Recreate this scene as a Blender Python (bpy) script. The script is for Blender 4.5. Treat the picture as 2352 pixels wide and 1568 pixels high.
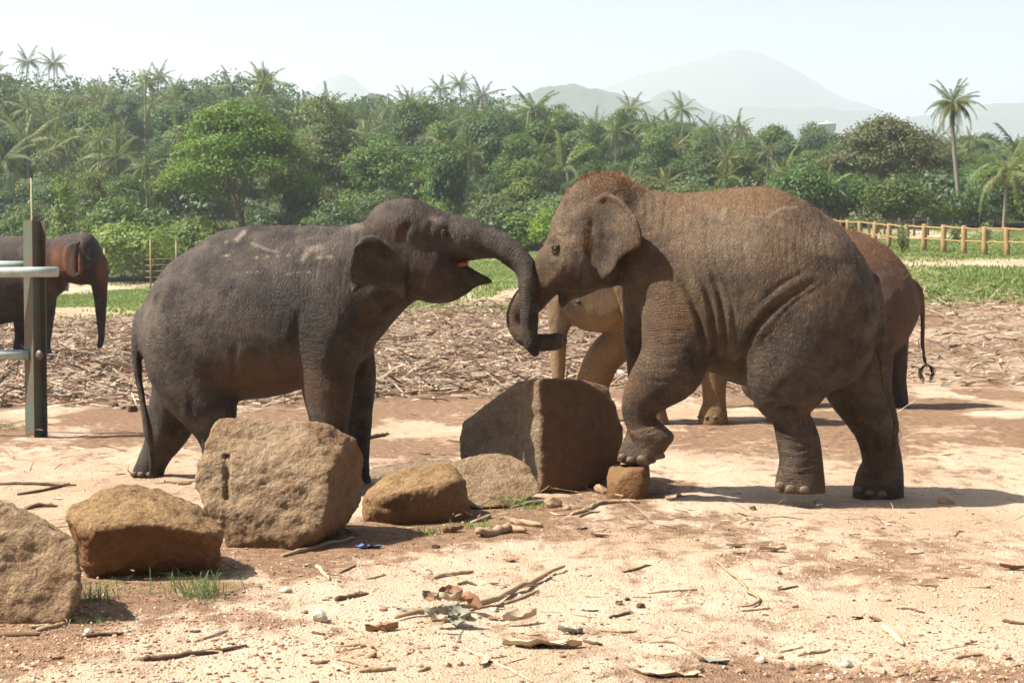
import bpy, math, random
import numpy as np

for o in list(bpy.data.objects): bpy.data.objects.remove(o)
scene = bpy.context.scene
COL = scene.collection
R = math.radians
rng = np.random.default_rng(7)
random.seed(7)

# ---------------------------------------------------------------- camera, sky, sun, exposure
FOC, CX, CY, HOR, HCAM = 3690.0, 1176.0, 784.0, 650.0, 1.5     # picture plan: 2352 x 1568 units
PITCH = math.atan((CY - HOR) / FOC)
cam_d = bpy.data.cameras.new('camera'); cam = bpy.data.objects.new('camera', cam_d); COL.objects.link(cam)
cam.location = (0, 0, HCAM); cam.rotation_euler = (math.pi / 2 - PITCH, 0, 0)
cam_d.sensor_width = 36.0; cam_d.lens = 36.0 * FOC / 2352.0
cam_d.clip_start = 0.1; cam_d.clip_end = 9000
cam_d.dof.use_dof = True; cam_d.dof.focus_distance = 10.8; cam_d.dof.aperture_fstop = 8.0
scene.camera = cam

SUN_EL, SUN_BACK = R(53), R(-9)         # sun high on the left, a little to this side of the animals
sdir = np.array([-math.cos(SUN_EL) * math.cos(SUN_BACK), math.cos(SUN_EL) * math.sin(SUN_BACK), math.sin(SUN_EL)])
world = bpy.data.worlds.new('World'); scene.world = world; world.use_nodes = True
wn = world.node_tree
for n in list(wn.nodes): wn.nodes.remove(n)
sky = wn.nodes.new('ShaderNodeTexSky'); sky.sky_type = 'NISHITA'; sky.sun_disc = False
sky.sun_elevation = SUN_EL; sky.sun_rotation = math.atan2(sdir[0], sdir[1])
sky.air_density = 1.0; sky.dust_density = 3.0; sky.ozone_density = 1.0
bg = wn.nodes.new('ShaderNodeBackground'); bg.inputs['Strength'].default_value = 0.05
wo = wn.nodes.new('ShaderNodeOutputWorld')
wn.links.new(sky.outputs[0], bg.inputs[0]); wn.links.new(bg.outputs[0], wo.inputs[0])
sun_d = bpy.data.lights.new('sun', 'SUN'); sun_d.energy = 5.0; sun_d.angle = R(0.55); sun_d.color = (1.0, 0.95, 0.86)
sun = bpy.data.objects.new('sun', sun_d); COL.objects.link(sun)
from mathutils import Vector
sun.rotation_euler = Vector(sdir).to_track_quat('Z', 'Y').to_euler(); sun.location = (-8, 6, 14)
scene.view_settings.view_transform = 'Standard'; scene.view_settings.look = 'None'
scene.view_settings.exposure = 1.38; scene.view_settings.gamma = 1.0
scene.view_settings.use_curve_mapping = False
scene.render.engine = 'CYCLES'
scene.cycles.use_denoising = True; scene.cycles.use_adaptive_sampling = True; scene.cycles.adaptive_threshold = 0.02
scene.cycles.max_bounces = 4; scene.cycles.diffuse_bounces = 2; scene.cycles.glossy_bounces = 2
scene.cycles.transmission_bounces = 3; scene.cycles.volume_bounces = 1; scene.cycles.transparent_max_bounces = 4
scene.cycles.caustics_reflective = False; scene.cycles.caustics_refractive = False

# ---------------------------------------------------------------- helpers
def P(x, y, Y):
    """world point that stands at depth Y and is seen at plan position (x, y)"""
    cp, sp = math.cos(PITCH), math.sin(PITCH)
    dx = (x - CX); dv = (CY - y)
    fy = FOC * cp + dv * sp; fz = -FOC * sp + dv * cp
    k = Y / fy
    return np.array([dx * k, Y, HCAM + fz * k])

def sm(a, b, x):
    t = np.clip((x - a) / (b - a), 0, 1); return t * t * (3 - 2 * t)

_perm = np.random.default_rng(3).permutation(4096)
_val = np.random.default_rng(4).random(4096).astype(np.float32) * 2 - 1
def vnoise(x, y, z=0.0, seed=0):
    x, y, z = np.broadcast_arrays(np.asarray(x, float), np.asarray(y, float), np.asarray(z, float))
    xi, yi, zi = np.floor(x).astype(np.int64), np.floor(y).astype(np.int64), np.floor(z).astype(np.int64)
    fx, fy, fz = x - xi, y - yi, z - zi
    fx = fx * fx * (3 - 2 * fx); fy = fy * fy * (3 - 2 * fy); fz = fz * fz * (3 - 2 * fz)
    def h(i, j, k):
        return _val[_perm[(_perm[(_perm[(i + seed * 131) & 4095] + j) & 4095] + k) & 4095]]
    def L(a, b, t): return a + (b - a) * t
    x00 = L(h(xi, yi, zi), h(xi + 1, yi, zi), fx); x10 = L(h(xi, yi + 1, zi), h(xi + 1, yi + 1, zi), fx)
    x01 = L(h(xi, yi, zi + 1), h(xi + 1, yi, zi + 1), fx); x11 = L(h(xi, yi + 1, zi + 1), h(xi + 1, yi + 1, zi + 1), fx)
    return L(L(x00, x10, fy), L(x01, x11, fy), fz)
def fbm(x, y, z=0.0, o=4, seed=0):
    s = 0; a = 1.0; t = 0
    for i in range(o):
        s = s + a * vnoise(np.asarray(x) * 2 ** i, np.asarray(y) * 2 ** i, np.asarray(z) * 2 ** i, seed + i); t += a; a *= 0.5
    return s / t

def mesh_np(name, V, F, mat=None, smooth=True, attrs=None):
    """mesh from numpy vertices and a face array of 3 or 4 columns (or a list of such arrays)"""
    me = bpy.data.meshes.new(name)
    Fs = F if isinstance(F, list) else [F]
    Fs = [np.asarray(f, np.int32) for f in Fs if len(f)]
    V = np.asarray(V, np.float32)
    nl = sum(f.size for f in Fs); nf = sum(len(f) for f in Fs)
    me.vertices.add(len(V)); me.vertices.foreach_set('co', V.ravel())
    me.loops.add(nl); me.loops.foreach_set('vertex_index', np.concatenate([f.ravel() for f in Fs]))
    me.polygons.add(nf)
    cnt = np.concatenate([np.full(len(f), f.shape[1], np.int32) for f in Fs])
    me.polygons.foreach_set('loop_start', np.concatenate([[0], np.cumsum(cnt)[:-1]]).astype(np.int32))
    me.polygons.foreach_set('use_smooth', np.full(nf, smooth, bool))
    me.update(calc_edges=True)
    for an, av in (attrs or {}).items():
        av = np.asarray(av, np.float32)
        if av.ndim == 1:
            a = me.attributes.new(an, 'FLOAT', 'POINT'); a.data.foreach_set('value', av)
        else:
            a = me.attributes.new(an, 'FLOAT_COLOR', 'POINT')
            if av.shape[1] == 3: av = np.concatenate([av, np.ones((len(av), 1), np.float32)], 1)
            a.data.foreach_set('color', av.ravel())
    if mat: me.materials.append(mat)
    return me

def obj(name, me, parent=None, loc=(0, 0, 0), rot=(0, 0, 0), scale=(1, 1, 1)):
    o = bpy.data.objects.new(name, me); COL.objects.link(o)
    o.location = loc; o.rotation_euler = rot; o.scale = scale
    if parent is not None: o.parent = parent
    return o
def empty(name, loc=(0, 0, 0), rz=0.0):
    o = bpy.data.objects.new(name, None); COL.objects.link(o); o.location = loc; o.rotation_euler = (0, 0, rz)
    o.empty_display_size = 0.2
    return o
def tag(o, label=None, cat=None, group=None, kind=None):
    if label: o['label'] = label
    if cat: o['category'] = cat
    if group: o['group'] = group
    if kind: o['kind'] = kind
    return o

def cat_mesh(parts):
    """join a list of (V, F) with equal face width"""
    Vs, Fs, n = [], [], 0
    for V, F in parts:
        Vs.append(np.asarray(V, float)); Fs.append(np.asarray(F) + n); n += len(V)
    return np.concatenate(Vs), np.concatenate(Fs)

def crom(pts, n):
    """catmull-rom resample of an (m,k) array to n points per span"""
    p = np.asarray(pts, float); p = np.vstack([2 * p[0] - p[1], p, 2 * p[-1] - p[-2]])
    out = []
    for i in range(1, len(p) - 2):
        for t in np.arange(n) / n:
            a, b, c, d = p[i - 1], p[i], p[i + 1], p[i + 2]
            out.append(0.5 * (2 * b + (c - a) * t + (2 * a - 5 * b + 4 * c - d) * t * t + (3 * b - a - 3 * c + d) * t ** 3))
    out.append(p[-2]); return np.array(out)

def tube(pts, rad, seg=6, cap=True, jit=0.0, seed=0):
    """tube of quads along pts with radii rad; returns V, F(quads)"""
    pts = np.asarray(pts, float); n = len(pts); rad = np.broadcast_to(np.asarray(rad, float), (n,))
    T = np.gradient(pts, axis=0); T /= np.linalg.norm(T, axis=1)[:, None] + 1e-9
    up = np.array([0.13, 0.21, 1.0]); 
    if abs(T[:, 2]).mean() > 0.8: up = np.array([1.0, 0.2, 0.1])
    A = np.cross(T, up); A /= np.linalg.norm(A, axis=1)[:, None] + 1e-9
    B = np.cross(T, A)
    th = np.arange(seg) / seg * 2 * np.pi
    rr = rad[:, None] * (1 + jit * (np.random.default_rng(seed).random((n, seg)) - 0.5))
    V = pts[:, None, :] + (A[:, None, :] * np.cos(th)[None, :, None] + B[:, None, :] * np.sin(th)[None, :, None]) * rr[:, :, None]
    V = V.reshape(-1, 3); F = []
    for i in range(n - 1):
        for j in range(seg):
            a = i * seg + j; b = i * seg + (j + 1) % seg
            F.append((a, b, b + seg, a + seg))
    if cap:
        for e, s in ((0, 1), ((n - 1) * seg, -1)):
            c = len(V); V = np.vstack([V, V[e:e + seg].mean(0)])
            for j in range(0, seg, 2):
                q = [e + j, e + (j + 1) % seg, e + (j + 2) % seg]
                F.append((c, q[2], q[1], q[0]) if s > 0 else (c, q[0], q[1], q[2]))
    return V, np.array(F)

# ---------------------------------------------------------------- node helpers
class NT:
    def __init__(self, name):
        self.m = bpy.data.materials.new(name); self.m.use_nodes = True
        self.t = self.m.node_tree; self.b = self.t.nodes['Principled BSDF']
        self.out = self.t.nodes['Material Output']
    def n(self, typ, **kw):
        nd = self.t.nodes.new(typ)
        for k, v in kw.items(): setattr(nd, k, v)
        return nd
    def l(self, a, b): self.t.links.new(a, b)
    def put(self, sock, v):
        if hasattr(v, 'links') or isinstance(v, bpy.types.NodeSocket): self.l(v, sock)
        else: sock.default_value = v
    def coord(self, which='Object', scale=(1, 1, 1)):
        tc = self.n('ShaderNodeTexCoord'); mp = self.n('ShaderNodeMapping'); mp.inputs['Scale'].default_value = scale
        self.l(tc.outputs[which], mp.inputs['Vector']); return mp.outputs[0]
    def pos(self, scale=(1, 1, 1)):
        g = self.n('ShaderNodeNewGeometry'); mp = self.n('ShaderNodeMapping'); mp.inputs['Scale'].default_value = scale
        self.l(g.outputs['Position'], mp.inputs['Vector']); return mp.outputs[0]
    def noise(self, v, scale, detail=4, rough=0.55, dist=0.0):
        t = self.n('ShaderNodeTexNoise'); t.inputs['Scale'].default_value = scale; t.inputs['Detail'].default_value = detail
        t.inputs['Roughness'].default_value = rough; t.inputs['Distortion'].default_value = dist
        self.l(v, t.inputs['Vector']); return t.outputs[0]
    def voro(self, v, scale, feature='DISTANCE_TO_EDGE', rand=1.0):
        t = self.n('ShaderNodeTexVoronoi', feature=feature); t.inputs['Scale'].default_value = scale
        t.inputs['Randomness'].default_value = rand
        self.l(v, t.inputs['Vector']); return t.outputs[0]
    def ramp(self, f, stops):
        r = self.n('ShaderNodeValToRGB'); e = r.color_ramp.elements
        while len(e) < len(stops): e.new(0.5)
        for el, (p, c) in zip(e, stops):
            el.position = p; el.color = (*c, 1) if isinstance(c, tuple) else (c, c, c, 1)
        self.l(f, r.inputs[0]); return r.outputs[0]
    def mix(self, f, a, b, mode='MIX'):
        m = self.n('ShaderNodeMix', data_type='RGBA', blend_type=mode)
        self.put(m.inputs[0], f)
        for s, v in ((m.inputs[6], a), (m.inputs[7], b)):
            self.put(s, (*v, 1) if isinstance(v, tuple) and len(v) == 3 else v)
        return m.outputs[2]
    def math(self, op, a, b=0.0, clamp=False):
        m = self.n('ShaderNodeMath', operation=op); m.use_clamp = clamp
        self.put(m.inputs[0], a); self.put(m.inputs[1], b); return m.outputs[0]
    def attr(self, name, out='Fac'):
        a = self.n('ShaderNodeAttribute'); a.attribute_name = name; return a.outputs[out]
    def sep(self, c):
        s = self.n('ShaderNodeSeparateColor'); self.l(c, s.inputs[0]); return s.outputs
    def bump(self, h, strength, dist, prev=None):
        b = self.n('ShaderNodeBump'); b.inputs['Strength'].default_value = strength; b.inputs['Distance'].default_value = dist
        self.l(h, b.inputs['Height'])
        if prev is not None: self.l(prev, b.inputs['Normal'])
        return b.outputs[0]
    def done(self, color=None, rough=0.8, normal=None, spec=0.3):
        if color is not None: self.put(self.b.inputs['Base Color'], (*color, 1) if isinstance(color, tuple) else color)
        self.put(self.b.inputs['Roughness'], rough)
        self.b.inputs['Specular IOR Level'].default_value = spec
        if normal is not None: self.l(normal, self.b.inputs['Normal'])
        return self.m

def flat_mat(name, c1, c2, scale=6.0, rough=0.8, bump=0.3, bd=0.01, spec=0.25, coord='Object', stretch=(1, 1, 1)):
    t = NT(name); v = t.coord(coord, stretch)
    f = t.noise(v, scale, 5, 0.6); col = t.mix(f, c1, c2)
    rnd = t.n('ShaderNodeObjectInfo').outputs['Random']
    col = t.mix(t.math('MULTIPLY', rnd, 0.35), col, c2)
    return t.done(col, rough, t.bump(t.noise(v, scale * 5, 5, 0.6), bump, bd), spec)
# ---------------------------------------------------------------- terrain
_c = np.array([-900, -400, 0, 200, 400, 560, 700, 800, 870, 960, 1060, 1200, 1300, 1500, 1700, 1900, 2100, 2352, 2900, 3500], float)
_top = np.array([225, 205, 208, 222, 228, 226, 240, 272, 284, 278, 268, 286, 298, 312, 336, 368, 374, 374, 374, 374], float)
_yc = np.array([330, 330, 330, 330, 335, 340, 340, 340, 345, 350, 355, 370, 390, 430, 480, 520, 540, 560, 560, 560], float)
_e = np.array([-900, 0, 330, 700, 1100, 1250, 1600, 1900, 2352, 3500], float)
_ey = np.array([652, 652, 651, 622, 590, 578, 545, 522, 516, 512], float)
YEDGE = 122.0
def terrain(X, Y):
    X = np.asarray(X, float); Y = np.asarray(Y, float)
    Yp = np.maximum(Y, 20.0)
    col = X / Yp * FOC + CX
    ze = HCAM + (HOR - np.interp(col, _e, _ey)) / FOC * YEDGE
    yc = np.interp(col, _c, _yc); zc = HCAM + (HOR - np.interp(col, _c, _top)) / FOC * yc - 9.0
    t = np.clip((Y - 25) / (YEDGE - 25), 0, 1)
    z = ze * t
    t2 = np.clip((Y - YEDGE) / (yc - YEDGE), 0, 1)
    z = z + (zc - ze) * (t2 ** 0.86)
    z = z - np.clip((Y - yc) / 260, 0, 1) ** 1.2 * (zc - 12)
    far = sm(60, 160, Y)
    z = z + far * 1.6 * fbm(X * 0.012, Y * 0.012, o=3, seed=5) * (1 - sm(900, 1400, Y))
    mid = sm(17, 26, Y) * (1 - sm(70, 100, Y))
    z = z + mid * 0.10 * fbm(X * 0.35, Y * 0.22, o=4, seed=9)
    near = 1 - sm(16, 40, Y)
    z = z + near * (0.030 * fbm(X * 0.8, Y * 0.8, o=3, seed=11) + 0.016 * fbm(X * 3.1, Y * 3.1, o=3, seed=12) + 0.011 * fbm(X * 9, Y * 9, o=3, seed=13))
    return z
def G(x, y, lift=0.0):
    """ground point seen at plan position (x, y)"""
    z = 0.0
    for _ in range(12):
        Y = 10.0
        p0 = P(x, y, 1.0); s = p0[2] - HCAM       # height change per metre of depth
        Y = min(max((z - HCAM) / s, 3.0), 300.0) if s < -1e-6 else 300.0
        q = P(x, y, Y); z = float(terrain(q[0], q[1]))
    return np.array([q[0], Y, z + lift])

def axis(segs):
    out = []
    for a, b, d in segs: out.append(np.arange(a, b, d))
    return np.concatenate(out)
def _prog(a, b, d0, g):
    v = [a]; d = d0
    while v[-1] < b: v.append(v[-1] + d); d *= g
    v[-1] = b; return np.array(v)
_xr = np.concatenate([np.arange(0, 3.6, 0.035), _prog(3.6, 2300, 0.04, 1.057)])
gx = np.concatenate([-_xr[:0:-1], _xr])
gy = np.concatenate([-_prog(0, 40, 1.0, 1.3)[::-1][:-1] + 4.5, np.arange(4.5, 13.5, 0.032), _prog(13.5, 4800, 0.035, 1.029)])
GX, GY = np.meshgrid(gx, gy)
GZ = terrain(GX, GY)
nv = GX.size; nx = len(gx); ny = len(gy)
ii = np.arange(nv).reshape(ny, nx)
gF = np.stack([ii[:-1, :-1], ii[:-1, 1:], ii[1:, 1:], ii[1:, :-1]], -1).reshape(-1, 4)

def grass_mask(X, Y):
    col = X / np.maximum(Y, 10) * FOC + CX
    y0 = np.interp(col, [-500, 0, 300, 900, 1200, 1500, 2000, 2352, 3000], [47, 47, 49, 50, 47, 46, 42, 40, 40])
    g = sm(-3, 3, Y - y0 + 7 * fbm(X * 0.12, Y * 0.07, o=3, seed=21))
    pat = fbm(X * 0.16 + 5, Y * 0.06, o=4, seed=23)
    g = g * sm(-0.42, -0.14, pat + 0.05)
    bank = np.exp(-((Y - 61 - X * 0.05) / 4.5) ** 2) * sm(8, 13, X)
    g = g * (1 - 0.97 * bank * sm(-0.35, 0.1, fbm(X * 0.3, Y * 0.3, o=3, seed=24) + 0.2))
    return g * (1 - 0.8 * sm(96, 112, Y) * sm(-0.2, 0.2, fbm(X * 0.1, Y * 0.1, o=2, seed=25) + .1) * (1 - sm(-12, 4, X)))
def litter_mask(X, Y):
    col = X / np.maximum(Y, 10) * FOC + CX
    y0 = np.interp(col, [-500, 0, 500, 900, 1300, 1700, 2100, 2352, 3000], [18.5, 19, 19.5, 21.5, 22, 23, 24, 24, 24])
    a = sm(-2, 2, Y - y0 + 3.0 * fbm(X * 0.3, Y * 0.25, o=3, seed=31))
    a = a * (1 - sm(44, 54, Y))
    return a * np.interp(col, [1500, 1900, 2100, 3000], [1, 0.8, 0.42, 0.35])
g_grass = grass_mask(GX, GY); g_lit = litter_mask(GX, GY)
# bare brown earth: round the boulders, a belt in the foreground, streaks further back
_gr = fbm(GX * 0.9, GY * 0.55, o=5, seed=41)
colx = GX / np.maximum(GY, 3) * FOC + CX
rockline = np.interp(colx, [-200, 100, 300, 700, 950, 1200, 1450, 1700], [6.9, 7.2, 8.0, 8.9, 9.8, 10.8, 11.4, 12.5])
g_br = np.exp(-((GY - rockline + 0.15) / 0.75) ** 2) * (1 - sm(1450, 1650, colx)) * 0.95
g_br = g_br + np.exp(-((GY - 6.75 + 0.0006 * (colx - 1000)) / 0.33) ** 2) * (1 - sm(1350, 2000, colx)) * 0.62 * sm(250, 600, colx)
g_br = g_br + np.exp(-((GY - 6.05) / 0.22) ** 2) * sm(1000, 1250, colx) * 0.5
g_br = g_br + sm(13, 16.5, GY) * (1 - sm(44, 60, GY)) * np.interp(colx, [0, 600, 1300, 1700, 2352], [0.55, .46, .42, .46, .6])
strip = np.exp(-((GY - 26.5) / 4.0) ** 2) * sm(1950, 2150, colx)          # pale track to the right
g_br = g_br + 0.20 * (GY < 30) + 0.45 * np.clip(fbm(GX * .5 + 3, GY * .8, o=3, seed=43), 0, 1) * (GY < 16)
g_br = np.clip(g_br * (1.0 + 1.6 * _gr) - 0.75 * strip, 0, 1)
ground_me = mesh_np('ground', np.stack([GX, GY, GZ], -1).reshape(-1, 3), gF, None, True,
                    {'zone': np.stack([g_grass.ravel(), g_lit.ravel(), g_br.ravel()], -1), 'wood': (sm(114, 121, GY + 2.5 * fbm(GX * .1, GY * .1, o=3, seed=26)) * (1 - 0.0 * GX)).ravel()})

def ground_material():
    t = NT('sandy_earth'); v = t.pos()
    vs = t.pos((1, 0.55, 1))
    z = t.sep(t.attr('zone', 'Color'))
    n1 = t.noise(vs, 2.3, 5, 0.62); n2 = t.noise(v, 14, 3, 0.6); n3 = t.noise(v, 90, 2, 0.65); n4 = t.noise(vs, 0.55, 5, 0.6)
    gr = t.voro(v, 95, 'F1')
    sand = t.mix(t.ramp(n1, [(0.36, 0.0), (0.62, 1.0)]), (0.60, 0.485, 0.355), (0.50, 0.365, 0.25))
    sand = t.mix(t.ramp(n4, [(0.44, 0.0), (0.62, 0.8)]), sand, (0.36, 0.225, 0.13))
    sand = t.mix(t.ramp(gr, [(0.15, 0.0), (0.65, 0.5)]), sand, (0.33, 0.225, 0.145))
    sand = t.mix(t.ramp(n3, [(0.46, 0.0), (0.75, 0.55)]), sand, (0.74, 0.60, 0.46))
    earth = t.mix(t.ramp(n2, [(0.35, 0.0), (0.7, 1.0)]), (0.135, 0.078, 0.045), (0.30, 0.175, 0.10))
    earth = t.mix(t.ramp(n3, [(0.50, 0.0), (0.8, 0.5)]), earth, (0.52, 0.37, 0.25))
    thr = t.math('ADD', z[2], t.math('MULTIPLY', t.math('SUBTRACT', t.noise(vs, 5.5, 6, 0.68), 0.5), 1.7))
    col = t.mix(t.ramp(thr, [(0.28, 0.0), (0.55, 0.95)]), sand, earth)
    lit = t.mix(n2, (0.135, 0.085, 0.055), (0.27, 0.18, 0.125))
    col = t.mix(t.math('MULTIPLY', z[1], 0.85), col, lit)
    gcol = t.mix(t.noise(v, 1.6, 5, 0.6), (0.11, 0.15, 0.03), (0.20, 0.21, 0.065))
    col = t.mix(z[0], col, gcol)
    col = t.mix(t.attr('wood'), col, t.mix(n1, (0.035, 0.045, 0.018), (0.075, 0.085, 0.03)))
    h = t.math('ADD', t.math('MULTIPLY', n2, 0.55), t.math('ADD', t.math('MULTIPLY', n3, 0.5), t.math('MULTIPLY', gr, 0.30)))
    nb = t.bump(h, 0.9, 0.03)
    return t.done(col, 0.95, nb, 0.12)
M_ground = ground_material(); ground_me.materials.append(M_ground)
tag(obj('ground', ground_me), 'pale sandy ground with brown earth patches and grass further back', 'ground', kind='structure')

# ---------------------------------------------------------------- far hills and the mountain
def hill_material(name, c1, c2):
    t = NT(name); v = t.pos()
    col = t.mix(t.noise(v, 0.03, 6, 0.65), c1, c2)
    return t.done(col, 0.95, t.bump(t.noise(v, 0.05, 6, 0.7), 0.8, 8.0), 0.1)
M_hill = hill_material('wooded_slope', (0.035, 0.055, 0.025), (0.075, 0.105, 0.045))
def ridge(name, label, Y, prof, depth, seed, rough, cat='hill', n=260, m=46):
    """a hill built as a body: the skyline at depth Y falls away to the front and to the back"""
    px = np.array([p[0] for p in prof], float); py = np.array([p[1] for p in prof], float)
    cols = np.linspace(px[0], px[-1], n); sk = np.interp(cols, px, py)
    k = np.ones(9) / 9; sk = np.convolve(np.pad(sk, 4, 'edge'), k, 'valid')
    X0 = (cols - CX) / FOC * Y; top = HCAM + (HOR - sk) / FOC * Y
    v = np.linspace(-1, 1, m)
    V = np.zeros((m, n, 3))
    for i, q in enumerate(v):
        prof_ = np.cos(q * np.pi / 2) ** 1.15
        V[i, :, 0] = X0; V[i, :, 1] = Y + q * depth
        V[i, :, 2] = -2 + (top + 2) * prof_
    nz = fbm(V[..., 0] / rough, V[..., 1] / rough, o=5, seed=seed)
    V[..., 2] += nz * (top[None, :] * 0.10 + 2) * np.cos(v * np.pi / 2)[:, None]
    V[..., 2] = np.maximum(V[..., 2], -1.0)
    ii = np.arange(n * m).reshape(m, n)
    F = np.stack([ii[:-1, :-1], ii[:-1, 1:], ii[1:, 1:], ii[1:, :-1]], -1).reshape(-1, 4)
    o = obj(name, mesh_np(name, V.reshape(-1, 3), F, M_hill)); tag(o, label, cat, kind='structure'); return V, o
ridge('mountain', 'tall hazy blue mountain with a broad peak on the horizon', 4200,
      [(900, 640), (1150, 420), (1300, 250), (1400, 205), (1480, 178), (1560, 158), (1640, 148), (1705, 140), (1760, 158), (1830, 195), (1900, 228), (1980, 258), (2060, 290), (2200, 420), (2500, 640)], 560, 61, 330, 'mountain')
ridge('hill', 'long low hazy ridge running to the right behind the lone palm', 3300,
      [(1300, 640), (1480, 300), (1600, 275), (1700, 262), (1800, 260), (1870, 248), (1960, 262), (2050, 268), (2150, 262), (2260, 252), (2352, 246), (2600, 240), (3000, 300), (3400, 640)], 400, 62, 240)
ridge('hill', 'faint pointed hazy hill left of the mountain', 3900,
      [(300, 640), (620, 320), (700, 240), (760, 190), (795, 172), (830, 185), (880, 215), (960, 250), (1060, 300), (1300, 640)], 400, 63, 280)
ridge('hill', 'wooded hazy hill with a humped crown below the mountain', 2000,
      [(820, 640), (1000, 330), (1080, 250), (1150, 225), (1200, 210), (1290, 205), (1345, 212), (1400, 235), (1450, 250), (1520, 262), (1600, 300), (1760, 640)], 220, 64, 75)
ridge('hill', 'small pale conical hill at the foot of the mountain', 2700,
      [(1300, 640), (1430, 270), (1500, 232), (1535, 222), (1570, 230), (1640, 268), (1750, 330), (1900, 640)], 220, 65, 100)
ridge('hill', 'dim wooded rise showing through the gap in the tree line', 700,
      [(500, 640), (640, 330), (760, 262), (800, 232), (850, 222), (880, 238), (940, 275), (1040, 340), (1160, 640)], 70, 66, 24)
# ---------------------------------------------------------------- implicit-surface modeller (one skin per animal, one body per boulder)
class Vol:
    def __init__(s, lo, hi, h):
        s.lo = np.array(lo, float); s.h = h
        s.n = np.ceil((np.array(hi) - s.lo) / h).astype(int) + 1
        s.ax = [(s.lo[i] + np.arange(s.n[i]) * h).astype(np.float32) for i in range(3)]
        s.F = np.full(s.n, 1.0, np.float32)
        s.rings = []
    def box(s, lo, hi):
        a = np.clip(np.floor((np.array(lo) - s.lo) / s.h).astype(int), 0, s.n); b = np.clip(np.ceil((np.array(hi) - s.lo) / s.h).astype(int) + 1, 0, s.n)
        sl = tuple(slice(a[i], b[i]) for i in range(3))
        return sl, s.ax[0][sl[0]][:, None, None], s.ax[1][sl[1]][None, :, None], s.ax[2][sl[2]][None, None, :]
    def blend(s, sl, d, k):
        A = s.F[sl]
        if A.size == 0: return
        d = np.broadcast_to(d, A.shape)
        if k <= 0: s.F[sl] = np.minimum(A, d); return
        h = np.clip(0.5 + 0.5 * (A - d) / k, 0, 1)
        s.F[sl] = A * (1 - h) + d * h - k * h * (1 - h)
    def chain(s, pts, rad, ysc=1.0, k=0.05, floor=None, ring=None, n=5):
        """tapered limb through pts (m,3) with radii; ysc widens it across; floor cuts it flat"""
        c = crom(np.column_stack([pts, rad]), n); p = c[:, :3]; r = np.maximum(c[:, 3], 0.004)
        m = r.max() * max(1, ysc) + k + 2 * s.h
        sl, X, Y, Z = s.box(p.min(0) - m, p.max(0) + m)
        D = None
        for i in range(len(p) - 1):
            a, b = p[i], p[i + 1]; d = b - a; L2 = float(d @ d) + 1e-9
            mm = max(r[i], r[i + 1]) * max(1, ysc) + k + 0.06
            if D is None: D = np.full(tuple(x.stop - x.start for x in sl), 1.0, np.float32)
            lo = np.minimum(a, b) - mm; hi = np.maximum(a, b) + mm
            ia = [int(np.clip(np.searchsorted(s.ax[q][sl[q]], lo[q]) - 1, 0, None)) for q in range(3)]
            ib = [int(np.searchsorted(s.ax[q][sl[q]], hi[q]) + 1) for q in range(3)]
            ss = tuple(slice(ia[q], ib[q]) for q in range(3))
            x, y, z = X[ss[0]], Y[:, ss[1]], Z[:, :, ss[2]]
            t = np.clip(((x - a[0]) * d[0] + (y - a[1]) * d[1] + (z - a[2]) * d[2]) / L2, 0, 1)
            rr = r[i] + t * (r[i + 1] - r[i])
            q = np.sqrt((x - a[0] - t * d[0]) ** 2 + ((y - a[1] - t * d[1]) / ysc) ** 2 + (z - a[2] - t * d[2]) ** 2) - rr
            D[ss] = np.minimum(D[ss], q)
        if floor is not None: D = np.maximum(D, floor - Z)
        s.blend(sl, D, k)
        if ring: s.rings.append((p, r, ring))
    def ball(s, c, rad, k=0.05):
        rad = np.array(rad, float); c = np.array(c, float); m = rad + k + 2 * s.h
        sl, X, Y, Z = s.box(c - m, c + m)
        k1 = np.sqrt(((X - c[0]) / rad[0]) ** 2 + ((Y - c[1]) / rad[1]) ** 2 + ((Z - c[2]) / rad[2]) ** 2) + 1e-6
        k2 = np.sqrt(((X - c[0]) / rad[0] ** 2) ** 2 + ((Y - c[1]) / rad[1] ** 2) ** 2 + ((Z - c[2]) / rad[2] ** 2) ** 2) + 1e-6
        s.blend(sl, k1 * (k1 - 1) / k2, k)
    def loft(s, st, k=0.05, low=0.12):
        """barrel of a body: rows of X, top, bottom, half width, centre depth"""
        st = np.asarray(st, float); st = st[np.argsort(st[:, 0])]
        sl, X, Y, Z = s.box([st[0, 0] - .08, (st[:, 4] - st[:, 3]).min() - .12, st[:, 2].min() - .12],
                            [st[-1, 0] + .08, (st[:, 4] + st[:, 3]).max() + .12, st[:, 1].max() + .12])
        xs = X[:, 0, 0]
        c = crom(st, 8); c = c[np.argsort(c[:, 0])]
        f = [np.interp(xs, c[:, 0], c[:, i])[:, None, None] for i in range(1, 5)]
        zc = (f[0] + f[1]) / 2; hh = np.maximum((f[0] - f[1]) / 2, .01); w = np.maximum(f[2], .01)
        dy = (Y - f[3]); dz = (Z - zc)
        w = w * (1 - low * np.clip(dz / hh, -1, 1))          # fuller below the middle
        ov = np.maximum(st[0, 0] - X, X - st[-1, 0])
        k1 = np.sqrt((dy / w) ** 2 + (dz / hh) ** 2) + 1e-6
        k2 = np.sqrt((dy / w ** 2) ** 2 + (dz / hh ** 2) ** 2) + 1e-6
        s.blend(sl, np.maximum(k1 * (k1 - 1) / k2, ov), k)
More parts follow.
